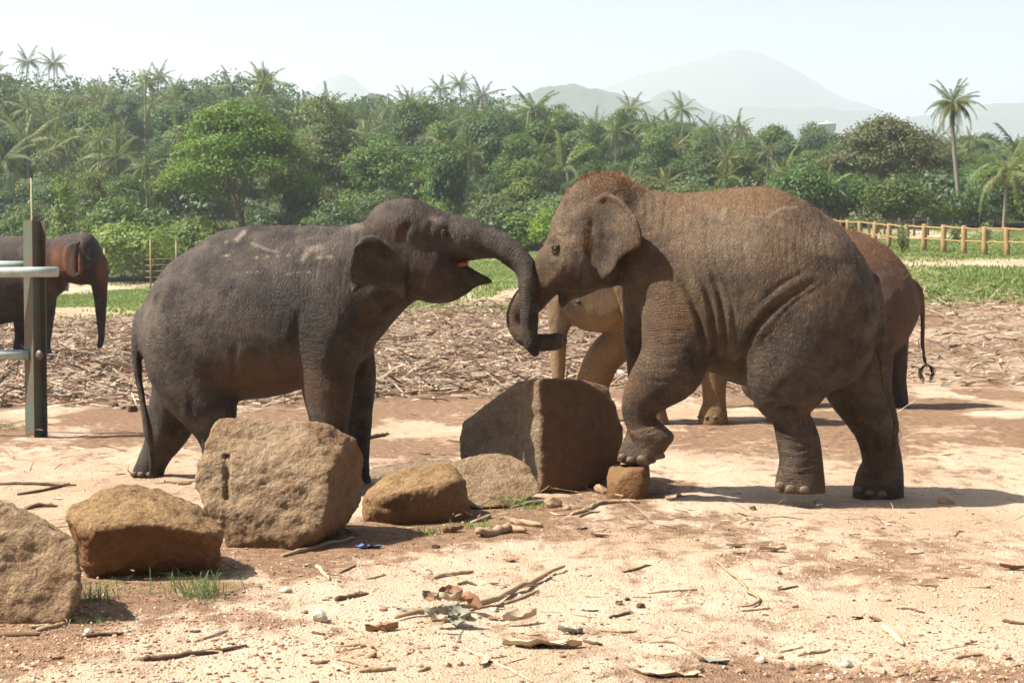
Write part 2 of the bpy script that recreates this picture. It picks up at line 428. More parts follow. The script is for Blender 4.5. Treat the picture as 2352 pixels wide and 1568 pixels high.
    def poly2(s, poly, X, Z):
        poly = np.asarray(poly, float); q = np.roll(poly, -1, 0)
        x = X[:, 0, 0][:, None]; z = Z[0, 0, :][None, :]
        d2 = np.full((x.shape[0], z.shape[1]), 9.0); ins = np.zeros(d2.shape, bool)
        for (ax, az), (bx, bz) in zip(poly, q):
            ex, ez = bx - ax, bz - az
            t = np.clip(((x - ax) * ex + (z - az) * ez) / (ex * ex + ez * ez + 1e-12), 0, 1)
            d2 = np.minimum(d2, (x - ax - t * ex) ** 2 + (z - az - t * ez) ** 2)
            c = ((az > z) != (bz > z)) & (x < (bx - ax) * (z - az) / (bz - az + 1e-12) + ax); ins ^= c
        d = np.sqrt(d2); d[ins] *= -1; return d
    def puff(s, poly, Rr, w, yc, k=0.04, blur=3, closed=True):
        """side outline (X, Z) puffed out across: w half width (number or function of X, Z), yc centre depth"""
        pl = np.asarray(poly, float); pl = crom(np.vstack([pl[-1:], pl, pl[:2]]), 4)[4:-8]
        wm = w if np.isscalar(w) else 0.4
        ym = yc if np.isscalar(yc) else float(np.mean([yc(p[0], p[1]) for p in pl]))
        sl, X, Y, Z = s.box([pl[:, 0].min() - .1, ym - wm - .25, pl[:, 1].min() - .1], [pl[:, 0].max() + .1, ym + wm + .25, pl[:, 1].max() + .1])
        d2 = s.poly2(pl, X, Z)
        core = d2.copy()
        for _ in range(blur):
            core = (core + np.roll(core, 1, 0) + np.roll(core, -1, 0) + np.roll(core, 1, 1) + np.roll(core, -1, 1)) / 5
        mixw = np.clip(-d2 / 0.05, 0, 1); d2 = d2 * (1 - mixw) + core * mixw
        d2 = d2[:, None, :]
        ww = w if np.isscalar(w) else np.maximum(w(X, Z), 0.01)
        yy = yc if np.isscalar(yc) else yc(X, Z)
        a = np.maximum(Rr + d2, 0)
        k1 = np.sqrt((a / Rr) ** 2 + ((Y - yy) / ww) ** 2) + 1e-6
        k2 = np.sqrt((a / Rr ** 2) ** 2 + ((Y - yy) / ww ** 2) ** 2) + 1e-6
        s.blend(sl, np.where(k1 < 1e-3, -min(Rr, 0.2), k1 * (k1 - 1) / k2), k)
    def sheet(s, poly, th, yc, k=0.015, smooth=4, mask=None):
        """thin flap with outline (X, Z) lying on depth yc(X, Z)"""
        pl = np.asarray(poly, float); pl = crom(np.vstack([pl[-1:], pl, pl[:2]]), smooth)[smooth:-2 * smooth]
        yv = [float(yc(p[0], p[1])) for p in pl]
        sl, X, Y, Z = s.box([pl[:, 0].min() - .06, min(yv) - .2, pl[:, 1].min() - .06], [pl[:, 0].max() + .06, max(yv) + .2, pl[:, 1].max() + .06])
        d2 = s.poly2(pl, X, Z)[:, None, :] + th
        dy = np.abs(Y - yc(X, Z)) * 0.85
        s.blend(sl, np.sqrt(np.maximum(d2, 0) ** 2 + dy ** 2) - th, k)
    def surface(s, smooth=2):
        F = s.F; n0, n1, n2 = F.shape
        S = F < 0
        c = [S[a:n0 - 1 + a, b:n1 - 1 + b, d:n2 - 1 + d] for a in (0, 1) for b in (0, 1) for d in (0, 1)]
        cnt = sum(x.astype(np.int8) for x in c); mask = (cnt > 0) & (cnt < 8)
        idx = np.argwhere(mask)
        offs = np.array([(a, b, d) for a in (0, 1) for b in (0, 1) for d in (0, 1)])
        vals = np.stack([F[idx[:, 0] + o[0], idx[:, 1] + o[1], idx[:, 2] + o[2]] for o in offs], 1).astype(float)
        sg = vals < 0; acc = np.zeros((len(idx), 3)); num = np.zeros(len(idx))
        for i in range(8):
            for j in range(i + 1, 8):
                if abs(offs[i] - offs[j]).sum() != 1: continue
                m = sg[:, i] != sg[:, j]
                t = vals[m, i] / (vals[m, i] - vals[m, j])
                acc[m] += offs[i] + t[:, None] * (offs[j] - offs[i]); num[m] += 1
        V = s.lo + (idx + acc / num[:, None]) * s.h
        vid = np.full(mask.shape, -1, np.int64); vid[tuple(idx.T)] = np.arange(len(idx))
        Q = []
        for ax in range(3):
            b, d = [q for q in range(3) if q != ax]
            sA = [slice(None)] * 3; sB = [slice(None)] * 3
            sA[ax] = slice(0, -1); sB[ax] = slice(1, None)
            e = np.argwhere(S[tuple(sA)] != S[tuple(sB)])
            e = e[(e[:, b] > 0) & (e[:, d] > 0) & (e[:, b] < F.shape[b] - 1) & (e[:, d] < F.shape[d] - 1)]
            st = S[tuple(e.T)]
            def v(db, dd):
                q = e.copy(); q[:, b] += db; q[:, d] += dd; return vid[tuple(q.T)]
            q = np.stack([v(-1, -1), v(0, -1), v(0, 0), v(-1, 0)], 1)
            flip = st if ax != 1 else ~st
            q[~flip] = q[~flip][:, ::-1]; Q.append(q)
        Q = np.concatenate(Q); Q = Q[(Q >= 0).all(1)]
        E = np.concatenate([Q[:, [0, 1]], Q[:, [1, 2]], Q[:, [2, 3]], Q[:, [3, 0]]]); E = np.concatenate([E, E[:, ::-1]])
        deg = np.bincount(E[:, 0], minlength=len(V))
        for it in range(smooth):
            for lam in (0.5, -0.2):
                av = np.stack([np.bincount(E[:, 0], V[E[:, 1], i], len(V)) for i in range(3)], 1) / np.maximum(deg, 1)[:, None]
                V = V + lam * (av - V)
        return V, Q
def vnormals(V, Q):
    n = np.cross(V[Q[:, 2]] - V[Q[:, 0]], V[Q[:, 3]] - V[Q[:, 1]])
    N = np.zeros_like(V)
    for j in range(4):
        for i in range(3): N[:, i] += np.bincount(Q[:, j], n[:, i], len(V))
    return N / (np.linalg.norm(N, axis=1)[:, None] + 1e-12)
def ring_attr(V, rings):
    ring = np.zeros(len(V)); wt = np.zeros(len(V))
    for p, r, w in rings:
        seg = p[1:] - p[:-1]; L = np.linalg.norm(seg, axis=1); cum = np.concatenate([[0], np.cumsum(L)])
        lo = p.min(0) - r.max() - .1; hi = p.max(0) + r.max() + .1
        ix = np.where(((V > lo) & (V < hi)).all(1))[0]; v = V[ix]
        best = np.full(len(ix), 9.0); tt = np.zeros(len(ix))
        for i in range(len(seg)):
            t = np.clip((v - p[i]) @ seg[i] / (L[i] ** 2 + 1e-9), 0, 1)
            d = np.linalg.norm(v - p[i] - t[:, None] * seg[i], axis=1) - (r[i] + t * (r[i + 1] - r[i]))
            b = d < best; best[b] = d[b]; tt[b] = cum[i] + t[b] * L[i]
        ww = np.clip(1 - best / 0.05, 0, 1) * np.clip(tt / (cum[-1] * 0.25), 0, 1) * w
        b = ww > wt[ix]; ring[ix[b]] = tt[b]; wt[ix[b]] = ww[b]
    return ring, wt

# ---------------------------------------------------------------- skin
def skin_material(name, grey, dark, rust, dust_lit, dust_lo=0.6, spec=0.26):
    t = NT(name); v = t.coord('Object')
    paint = t.sep(t.attr('paint', 'Color'))          # r rust mud, g dark wet skin + painted shade, b painted highlights + pale dust
    n1 = t.noise(v, 2.2, 5, 0.62); n2 = t.noise(v, 7, 5, 0.65); n3 = t.noise(v, 38, 2, 0.65); n5 = t.noise(v, 16, 4, 0.7)
    col = t.mix(t.ramp(n2, [(0.34, 0.0), (0.66, 1.0)]), dark, grey)
    rr = t.math('ADD', paint[0], t.math('MULTIPLY', t.math('SUBTRACT', n1, 0.5), 1.3))
    col = t.mix(t.ramp(rr, [(0.22, 0.0), (0.8, 0.9)]), col, rust)
    dd = t.math('ADD', paint[2], t.math('MULTIPLY', t.math('SUBTRACT', n5, 0.5), 0.9))
    col = t.mix(t.ramp(dd, [(0.3, 0.0), (0.95, 0.85)]), col, dust_lit)
    wet_shade = t.math('ADD', paint[1], t.math('MULTIPLY', t.math('SUBTRACT', n2, 0.5), 1.1))
    col = t.mix(t.ramp(wet_shade, [(0.35, 0.0), (0.62, 0.8)]), col, dark)
    ring = t.attr('ring'); rw = t.attr('ringw')
    nw = t.math('MULTIPLY', t.noise(v, 9, 3, 0.6), 9.0)
    wv = t.math('SINE', t.math('ADD', t.math('MULTIPLY', ring, 230.0), nw))
    wv = t.math('MULTIPLY', t.math('POWER', t.math('ABSOLUTE', wv), 0.6), rw)
    dv = t.n('ShaderNodeVectorMath', operation='MULTIPLY_ADD')        # warp for the crackle
    nv_ = t.n('ShaderNodeTexNoise'); nv_.inputs['Scale'].default_value = 9; nv_.inputs['Detail'].default_value = 3; t.l(v, nv_.inputs['Vector'])
    t.l(nv_.outputs['Color'], dv.inputs[0]); dv.inputs[1].default_value = (0.07, 0.07, 0.07); t.l(v, dv.inputs[2])
    def stretch(sc):
        mp = t.n('ShaderNodeMapping'); mp.inputs['Scale'].default_value = sc; t.l(dv.outputs[0], mp.inputs['Vector']); return mp.outputs[0]
    c1 = t.ramp(t.voro(stretch((1.8, 1.3, 0.8)), 30), [(0.0, 0.0), (0.2, 1.0)])
    c2 = t.ramp(t.voro(stretch((1.3, 1.2, 1.2)), 85), [(0.0, 0.0), (0.2, 1.0)])
    col = t.mix(t.math('MULTIPLY', t.math('SUBTRACT', 1.0, c1), 0.34), col, dark)
    col = t.mix(t.math('MULTIPLY', t.math('SUBTRACT', rw, wv), 0.30, True), col, dark)
    h = t.math('MULTIPLY', t.noise(stretch((3.6, 1.5, 0.7)), 9.0, 4, 0.65), 0.9)
    for a_, w_ in ((c1, 0.20), (c2, 0.10), (n3, 0.22), (wv, 0.50)): h = t.math('ADD', h, t.math('MULTIPLY', a_, w_))
    nb = t.bump(h, 0.75, 0.016)
    sp_ = t.ramp(t.noise(v, 130, 2, 0.7), [(0.35, 0.72), (0.65, 1.25)])
    col = t.mix(1.0, col, sp_, 'MULTIPLY')
    col = t.mix(t.math('MULTIPLY', t.math('SUBTRACT', 1.0, c2), 0.25), col, dark)
    rough = t.mix(paint[1], (0.72, 0.72, 0.72), (0.5, 0.5, 0.5))
    return t.done(col, rough, nb, spec)
def hair_material(name, c):
    t = NT(name); return t.done(c, 0.6, None, 0.3)
M_eye = NT('eye_dark'); M_eye = M_eye.done((0.012, 0.008, 0.005), 0.08, None, 0.6)
M_lid = None
M_nail = flat_mat('toenail_horn', (0.17, 0.12, 0.08), (0.11, 0.075, 0.05), 20, 0.5, 0.3, 0.003)
M_mouth = flat_mat('mouth_flesh', (0.30, 0.060, 0.032), (0.16, 0.03, 0.025), 14, 0.35, 0.2, 0.004, 0.5)
M_nostril = flat_mat('trunk_tip_skin', (0.16, 0.075, 0.06), (0.07, 0.035, 0.03), 30, 0.55, 0.3, 0.004)
M_hair_rust = hair_material('rusty_hair', (0.21, 0.092, 0.036)); M_hair_dark = hair_material('dark_hair', (0.035, 0.026, 0.02))
M_hair_brown = hair_material('brown_hair', (0.13, 0.075, 0.042))

def strands(roots, dirs, length, width, bend=0.3, seed=0):
    """thin tapered hairs, one blade of two segments each"""
    g = np.random.default_rng(seed); n = len(roots)
    dirs = dirs / (np.linalg.norm(dirs, axis=1)[:, None] + 1e-9)
    side = np.cross(dirs, g.normal(size=(n, 3))); side /= np.linalg.norm(side, axis=1)[:, None] + 1e-9
    L = np.broadcast_to(length, (n,))[:, None]; w = width
    kink = g.normal(size=(n, 3)) * bend
    mid = roots + dirs * L * 0.55 + kink * L * 0.2; tip = roots + dirs * L + kink * L * 0.7 - np.array([0, 0, 1]) * L * 0.12
    V = np.stack([roots - side * w, roots + side * w, mid + side * w * .7, mid - side * w * .7, tip], 1).reshape(-1, 3)
    b = np.arange(n)[:, None] * 5
    return V, [b + np.array([[0, 1, 2, 3]]), b + np.array([[3, 2, 4]])]

def ellipsoid(rx, ry, rz, nu=14, nv=9):
    u = np.arange(nu) / nu * 2 * np.pi; w = np.linspace(0, np.pi, nv)
    V = np.array([(rx * math.sin(b) * math.cos(a), ry * math.sin(b) * math.sin(a), rz * math.cos(b)) for b in w for a in u])
    F = [(i * nu + j, (i + 1) * nu + j, (i + 1) * nu + (j + 1) % nu, i * nu + (j + 1) % nu) for i in range(nv - 1) for j in range(nu)]
    return V, np.array(F)

class Elephant:
    """works in picture plan positions at true depths; base is the thing's foot point"""
    def __init__(s, lo, hi, h, axis_y):
        s.v = Vol(lo, hi, h); s.ay = axis_y; s.nails = []
    def yc(s, x): return s.ay[0][1] + (x - s.ay[0][0]) * (s.ay[1][1] - s.ay[0][1]) / (s.ay[1][0] - s.ay[0][0])
    def pt(s, x, y, off=0.0): return P(x, y, s.yc(x) + off)
    def limb(s, pairs, off, ysc=1.0, k=0.05, floor=None, ring=1.0):
        pts, rad = [], []
        offs = off if hasattr(off, '__len__') else [off] * len(pairs)
        for ((x0, y0), (x1, y1)), o in zip(pairs, offs):
            xm, ym = (x0 + x1) / 2, (y0 + y1) / 2; Y = s.yc(xm) + o
            pts.append(P(xm, ym, Y)); rad.append(math.hypot(x1 - x0, y1 - y0) / 2 * Y / FOC)
        s.v.chain(np.array(pts), np.array(rad), ysc, k, floor, ring)
    def body(s, rows, k=0.05, low=0.12):
        st = []
        for x, yt, yb, w in rows:
            Y = s.yc(x); a, b = P(x, yt, Y), P(x, yb, Y); st.append(((a[0] + b[0]) / 2, a[2], b[2], w, Y))
        s.v.loft(st, k, low)
    def outline(s, pts, off=0.0):
        q = [P(x, y, s.yc(x) + off) for x, y in pts]; return [(a[0], a[2]) for a in q]
    def puff(s, pts, Rr, w, off=0.0, k=0.04, blur=3):
        xm = np.mean([p[0] for p in pts]); s.v.puff(s.outline(pts, off), Rr, w, s.yc(xm) + off, k, blur)
    def finish(s, name, label, group, mat, creases=(), paint=None, smooth=2, base_px=None, detail=1.0):
        V, Q = s.v.surface(smooth); N = vnormals(V, Q)
        cam_xz = np.stack([V[:, 0] / V[:, 1] * FOC + CX, V[:, 2]], 1)
        px = V[:, 0] / V[:, 1] * FOC + CX
        py = HOR - (V[:, 2] - HCAM) / V[:, 1] * FOC          # plan position (pitch ignored: a hair's breadth)
        s.px, s.py = px, py
        near = np.clip(-N[:, 1] * 1.6 + 0.25, 0, 1)
        disp = np.zeros(len(V))
        for poly, w, d in creases:
            c = crom(np.array(poly, float), 5); best = np.full(len(V), 1e9); par = np.zeros(len(V)); ns = len(c) - 1
            ix = np.where((px > c[:, 0].min() - 4 * w) & (px < c[:, 0].max() + 4 * w) & (py > c[:, 1].min() - 4 * w) & (py < c[:, 1].max() + 4 * w))[0]
            for si, (a, b) in enumerate(zip(c[:-1], c[1:])):
                e = b - a; q = np.stack([px[ix], py[ix]], 1)
                t = np.clip(((q - a) @ e) / (e @ e + 1e-9), 0, 1); dd = np.linalg.norm(q - a - t[:, None] * e, axis=1)
                m = dd < best[ix]; best[ix[m]] = dd[m]; par[ix[m]] = (si + t[m]) / ns
            prof = np.exp(-(best / w) ** 2) - 0.22 * np.exp(-((best - 2.3 * w) / (1.5 * w)) ** 2)
            disp -= d * prof * near * np.sin(np.pi * np.clip(par, 0, 1)) ** 0.8
        disp += 0.010 * detail * fbm(V[:, 0] * 3.2, V[:, 1] * 3.2, V[:, 2] * 2.2, o=3, seed=71)
        disp += 0.0045 * detail * fbm(V[:, 0] * 22, V[:, 1] * 12, V[:, 2] * 9, o=2, seed=72)
        ring, rw = ring_attr(V, s.v.rings)
        V = V + N * disp[:, None]
        pc = np.zeros((len(V), 3))
        if paint is not None: pc = paint(px, py, V, N)
        s.V, s.Q, s.N = V, Q, N
        bx, by, bY = base_px; b = P(bx, by, bY); b[2] = float(terrain(b[0], b[1])); s.base = b
        root = empty(name, b); tag(root, label, 'elephant', group); s.root = root
        me = mesh_np('body', V - b, Q, mat, True, {'ring': ring, 'ringw': rw, 'paint': np.clip(pc, -1, 2)})
        s.bodyo = obj('body', me, root); return root
    def surf_y(s, X, Z, r=0.03):
        d = np.hypot(s.V[:, 0] - X, s.V[:, 2] - Z); ix = np.where(d < r)[0]
        if len(ix) == 0: ix = np.argsort(d)[:5]
        return float(s.V[ix, 1].min())
    def eye(s, x, y, Y, r=0.03, lid=None):
        q = P(x, y, Y); ys = s.surf_y(q[0], q[2], 0.02)
        V, F = ellipsoid(r * 1.12, r, r * 0.95)
        e = obj('eye', mesh_np('eye', V, F, M_eye), s.root, np.array([q[0], ys + r * 0.42, q[2]]) - s.base)
        # lids: two fleshy arcs above and below
        th = np.linspace(R(15), R(165), 9)
        for sg, rr, nm in ((1, r * 0.50, 'eyelid'), (-1, r * 0.42, 'eyelid')):
            pts = np.stack([np.cos(th) * r * 1.35, np.full(9, -r * 0.42), sg * np.sin(th) * r * (0.78 if sg > 0 else .78)], 1)
            pts[:, 1] += np.abs(np.cos(th)) * r * 0.7
            Vt, Ft = tube(crom(pts, 3), rr * np.concatenate([[0.4], np.full(len(crom(pts, 3)) - 2, 1.0), [0.4]]), 8)
            obj(nm, mesh_np(nm, Vt, Ft, s.bodyo.data.materials[0]), e)
        return e
    def nail(s, x, y, Y, rx=0.035, rz=0.026, rot=0.0):
        q = P(x, y, Y); V, F = ellipsoid(rx, 0.018, rz, 10, 7)
        V[:, 2] = np.where(V[:, 2] < -rz * .45, -rz * .45, V[:, 2])
        ys = s.surf_y(q[0], q[2], 0.02)
        obj('toenail', mesh_np('toenail', V, F, M_nail), s.root, np.array([q[0], ys + 0.004, q[2]]) - s.base, (0, rot, 0))
    def coat(s, sel_w, n, length, mat, seed, lean=(0, 0, 0.5), width=0.0016, name='hair'):
        g = np.random.default_rng(seed); w = np.clip(sel_w, 0, None); w = w / w.sum()
        ix = g.choice(len(s.V), n, p=w)
        dirs = s.N[ix] + np.array(lean) + g.normal(size=(n, 3)) * 0.28
        L = length * (0.45 + 0.75 * g.random(n))
        roots = s.V[ix] + g.normal(size=(n, 3)) * 0.006 - s.N[ix] * 0.004
        V, F = strands(roots, dirs, L, width, 0.35, seed)
        o = obj(name, mesh_np(name, V - s.base, F, mat), s.root); o['kind'] = 'stuff'; return o
    def tuft(s, pts_px, off, n, length, mat, seed, spread=0.35, width=0.0022):
        g = np.random.default_rng(seed); c = crom(np.array([s.pt(x, y, off) for x, y in pts_px]), 6)
        i = g.integers(0, len(c) - 1, n); d = c[np.minimum(i + 1, len(c) - 1)] - c[i]
        d /= np.linalg.norm(d, axis=1)[:, None] + 1e-9
        side = g.normal(size=(n, 3)); V, F = strands(c[i] + side * 0.008, d + side * spread, length * (0.6 + 0.6 * g.random(n)), width, 0.2, seed)
        o = obj('tail_hair', mesh_np('tail_hair', V - s.base, F, mat), s.root); o['kind'] = 'stuff'; return o
def blob(px, py, cx, cy, rx, ry, a=1.0): return a * np.exp(-(((px - cx) / rx) ** 2 + ((py - cy) / ry) ** 2))
def seg_blob(px, py, pts, w, a=1.0):
    c = np.array(pts, float); best = np.full(len(px), 1e9)
    for p, q in zip(c[:-1], c[1:]):
        e = q - p; v = np.stack([px, py], 1); t = np.clip(((v - p) @ e) / (e @ e + 1e-9), 0, 1)
        best = np.minimum(best, np.linalg.norm(v - p - t[:, None] * e, axis=1))
    return a * np.exp(-(best / w) ** 2)
# ---------------------------------------------------------------- the elephant with the open mouth (left)
M_skin_a = skin_material('grey_brown_skin', (0.100, 0.076, 0.057), (0.018, 0.0135, 0.0105), (0.105, 0.050, 0.022), (0.25, 0.195, 0.145))
M_skin_b = skin_material('dusty_brown_skin', (0.132, 0.091, 0.056), (0.027, 0.0195, 0.0145), (0.155, 0.080, 0.034), (0.28, 0.20, 0.125))
M_skin_c = skin_material('muddy_ochre_skin', (0.19, 0.14, 0.09), (0.085, 0.057, 0.037), (0.29, 0.165, 0.06), (0.38, 0.28, 0.17))
M_skin_d = skin_material('red_brown_skin', (0.125, 0.078, 0.048), (0.045, 0.030, 0.022), (0.165, 0.080, 0.035), (0.24, 0.155, 0.09))
M_skin_e = skin_material('dark_rusty_skin', (0.075, 0.052, 0.040), (0.028, 0.020, 0.016), (0.20, 0.075, 0.027), (0.18, 0.145, 0.115))

def elephant_a():
    E = Elephant((-2.95, 10.75, -0.02), (0.42, 12.85, 2.2), 0.0150, ((300, 12.15), (1240, 11.40)))
    E.body([(316, 735, 770, .07), (328, 704, 812, .18), (353, 657, 858, .28), (393, 604, 896, .37), (449, 566, 914, .43), (496, 536, 919, .47),
            (557, 521, 919, .49), (627, 519, 911, .49), (697, 520, 894, .46), (768, 520, 880, .41), (805, 516, 858, .37), (838, 507, 822, .32),
            (880, 498, 770, .28), (920, 497, 722, .25), (955, 505, 690, .22), (985, 530, 670, .17)])
    # skull, cheek, jaw
    hd = [(838, 528), (864, 476), (899, 463), (932, 459), (969, 463), (1007, 480), (1063, 501), (1098, 512), (1112, 545), (1098, 588), (1066, 602),
          (1050, 640), (1020, 672), (985, 684), (945, 675), (905, 650), (858, 600)]
    E.puff(hd, 0.20, lambda X, Z: 0.255 - 0.10 * sm(-0.75, -0.2, X), 0.0, 0.05)
    E.puff([(985, 612), (1040, 612), (1072, 612), (1098, 625), (1124, 639), (1132, 651), (1115, 652), (1091, 660), (1063, 679), (1035, 692), (1007, 696), (974, 692), (953, 678), (945, 645)],
           0.10, lambda X, Z: 0.185 - 0.155 * sm(-0.62, -0.15, X), 0.0, 0.03)
    E.puff([(868, 505), (899, 466), (940, 462), (960, 480), (930, 520), (890, 530)], 0.09, 0.12, -0.10, 0.06)     # domed temple
    E.puff([(868, 505), (899, 466), (940, 462), (960, 480), (930, 520), (890, 530)], 0.09, 0.12, 0.10, 0.06)
    E.v.ball(E.pt(1012, 520, -0.135), (0.075, 0.05, 0.045), 0.05)                     # brow
    E.v.ball(E.pt(985, 618, -0.15), (0.14, 0.08, 0.14), 0.07)                         # cheek
    # trunk
    E.limb([((1050, 498), (1056, 600)), ((1090, 507), (1082, 596)), ((1122, 518), (1103, 592)), ((1166, 537), (1131, 591)), ((1204, 568), (1158, 606)), ((1227, 597), (1182, 624)),
            ((1236, 626), (1190, 646)), ((1238, 660), (1192, 668)), ((1237, 705), (1194, 705)), ((1235, 751), (1196, 752)), ((1238, 785), (1203, 788)), ((1240, 803), (1217, 810))],
           [0, 0, 0, -.02, -.04, -.06, -.07, -.08, -.08, -.07, -.06, -.05], 1.0, 0.03, None, 1.0)
    # legs
    fl = lambda x, off: float(terrain(P(x, 1100, E.yc(x) + off)[0], E.yc(x) + off)) - 0.01
    E.limb([((700, 650), (850, 660)), ((680, 730), (850, 735)), ((677, 790), (836, 795)), ((684, 844), (817, 842)), ((693, 890), (812, 891)), ((706, 940), (805, 938)), ((711, 980), (797, 982)), ((712, 1035), (800, 1038)), ((708, 1085), (808, 1085)), ((702, 1118), (816, 1118)), ((700, 1150), (818, 1150))],
           [-.14, -.19, -.22, -.24, -.25, -.26, -.26, -.26, -.26, -.26, -.26], 0.95, 0.06, fl(760, -.26), 0.8)
    E.limb([((770, 740), (862, 770)), ((785, 800), (860, 815)), ((798, 870), (865, 873)), ((796, 938), (858, 938)), ((790, 1009), (851, 1009)), ((785, 1060), (848, 1060)), ((780, 1095), (852, 1095)), ((778, 1130), (855, 1130))],
           [.12, .18, .22, .24, .25, .25, .25, .25], 1.15, 0.06, fl(820, .25), 0.8)
    E.limb([((345, 690), (520, 720)), ((328, 775), (535, 800)), ((346, 842), (540, 862)), ((387, 905), (544, 908)), ((422, 948), (544, 948)), ((450, 992), (545, 990)), ((464, 1040), (548, 1040)), ((455, 1090), (552, 1088)), ((448, 1115), (560, 1115)), ((446, 1140), (562, 1140))],
           [-.16, -.2, -.22, -.24, -.25, -.25, -.25, -.25, -.25, -.25], 0.85, 0.06, fl(500, -.25), 0.8)
    E.limb([((350, 800), (480, 840)), ((352, 880), (470, 905)), ((341, 938), (452, 966)), ((337, 985), (430, 1002)), ((330, 1022), (405, 1033)), ((318, 1058), (386, 1054)), ((306, 1085), (376, 1082)), ((299, 1110), (374, 1110))],
           [.15, .2, .24, .26, .28, .28, .28, .28], 1.0, 0.06, fl(340, .28), 0.8)
    # tail
    E.limb([((312, 715), (334, 722)), ((303, 748), (327, 752)), ((301, 812), (325, 812)), ((310, 868), (328, 872)), ((321, 930), (337, 936)), ((331, 978), (347, 994)), ((341, 1034), (354, 1040)), ((342, 1088), (356, 1090))],
           [-.02, -.06, -.1, -.12, -.14, -.14, -.13, -.12], 1.0, 0.02, None, 0.5)
    # ears: folded edge above, two lobes hanging below
    ear = [(874, 548), (858, 539), (836, 548), (817, 572), (807, 610), (807, 648), (814, 676), (823, 668), (850, 656), (884, 662), (910, 676), (929, 686), (937, 660), (934, 612), (918, 588), (896, 566)]
    base = E.pt(925, 600)
    def ear_y(sg):
        def f(X, Z):
            u = np.clip((base[0] - X) / 0.42, 0, 1)
            return E.yc(930) + sg * (0.262 + 0.085 * np.sin(u * 2.2) - 0.05 * u + 0.025 * np.sin(Z * 17 + X * 9) * u - 0.055 * np.exp(-((Z - base[2] - 0.09) / 0.05) ** 2) * u) + 0.16 * u * (0.8)
        return f
    def ear_near(X, Z):
        u = np.clip((base[0] - X) / 0.42, 0, 1)
        return E.yc(930) - 0.262 - 0.15 * u ** 0.8 + 0.022 * np.sin(Z * 15 + X * 9) * u + 0.05 * np.exp(-((Z - base[2] + 0.16) / 0.06) ** 2) * u
    def ear_far(X, Z):
        u = np.clip((base[0] - X) / 0.42, 0, 1); return E.yc(930) + 0.25 + 0.12 * u
    E.v.sheet(E.outline(ear, -0.30), 0.016, ear_near, 0.02)
    E.v.sheet(E.outline([(876, 552), (858, 539), (838, 548), (820, 570), (845, 572), (875, 572), (900, 582)], -0.30), 0.014, lambda X, Z: ear_near(X, Z) - 0.035, 0.015)   # fold
    E.v.sheet(E.outline(ear, 0.25), 0.013, ear_far, 0.02)
    creases = [([(692, 700), (680, 750), (676, 810), (684, 880)], 7, .012), ([(860, 700), (850, 760), (830, 830), (815, 880)], 6, .014),
               ([(545, 780), (535, 830), (542, 900)], 7, .016), ([(455, 740), (500, 800), (530, 850)], 8, .010),
               ([(936, 600), (938, 640), (934, 690)], 4, .016), ([(1030, 600), (1050, 604), (1066, 606)], 4, .014),
               ([(820, 520), (824, 540), (822, 570)], 3, .006), ([(836, 512), (840, 530), (838, 548)], 3, .006), ([(806, 520), (808, 550), (800, 590)], 3, .005),
               ([(1000, 505), (985, 530), (990, 560)], 5, .010), ([(950, 510), (930, 530), (925, 560)], 8, .016),
               ([(880, 720), (870, 780), (850, 830)], 5, .010)]
    for k in range(9): creases.append(([(700 + k * 14, 545 + (k % 3) * 8), (690 + k * 12, 640), (694 + k * 13, 700 + (k % 4) * 14)], 3.2, .0035))
    def paint(px, py, V, N):
        r = 0.05 + blob(px, py, 620, 870, 170, 60, .75) + blob(px, py, 760, 920, 60, 60, .55) + blob(px, py, 400, 1000, 60, 80, .25) + blob(px, py, 850, 760, 60, 80, .5) + blob(px, py, 900, 540, 60, 60, .4) + blob(px, py, 970, 640, 60, 60, .32) + blob(px, py, 330, 745, 30, 20, .35)
        d = blob(px, py, 590, 690, 100, 70, .55) + blob(px, py, 690, 740, 60, 110, .55) + blob(px, py, 780, 700, 50, 90, .3) + blob(px, py, 755, 830, 50, 60, .35) + blob(px, py, 930, 505, 34, 20, .5) + blob(px, py, 1035, 590, 40, 30, .5) + blob(px, py, 860, 620, 50, 40, .5) + blob(px, py, 480, 850, 60, 60, .3) + blob(px, py, 1120, 645, 30, 20, .4) + blob(px, py, 800, 960, 30, 70, .35) + blob(px, py, 320, 880, 16, 120, .3)
        p = 0.10 * np.clip(N[:, 2], 0, 1) + blob(px, py, 560, 570, 200, 50, .25) + blob(px, py, 740, 580, 70, 60, .25) + blob(px, py, 340, 730, 50, 90, .40) + blob(px, py, 1000, 500, 30, 12, .5) + seg_blob(px, py, [(545, 550), (562, 535)], 5, 1.0) + seg_blob(px, py, [(580, 560), (610, 572), (640, 580)], 3, .6) + seg_blob(px, py, [(695, 595), (712, 572), (735, 570)], 7, .7) + blob(px, py, 860, 550, 26, 12, .55) + blob(px, py, 820, 520, 20, 12, .6) + blob(px, py, 900, 490, 30, 14, .35) + blob(px, py, 1160, 570, 40, 30, .25) + blob(px, py, 390, 770, 60, 60, .2)
        for k in range(14):
            a = 520 + (k * 71) % 260; b = 555 + (k * 37) % 75; p = p + blob(px, py, a, b, 4 + k % 4, 3, .9)
        return np.stack([r, d, p], 1)
    E.finish('elephant', 'grey-brown elephant with its mouth open, standing behind the boulders', 'elephants in the enclosure', M_skin_a, creases, paint, 2, (600, 1100, 11.9))
    E.eye(1021, 539, E.yc(1021), 0.026)
    # mouth lining
    m = [(1036, 606), (1060, 601), (1075, 597), (1074, 611), (1060, 615), (1044, 612)]
    q = np.array([E.pt(x, y) for x, y in m]) - E.base
    Vm = np.concatenate([q + [0, -0.062, 0], q + [0, 0.06, 0]]); n = len(m)
    Fm = [(i, (i + 1) % n, n + (i + 1) % n, n + i) for i in range(n)]
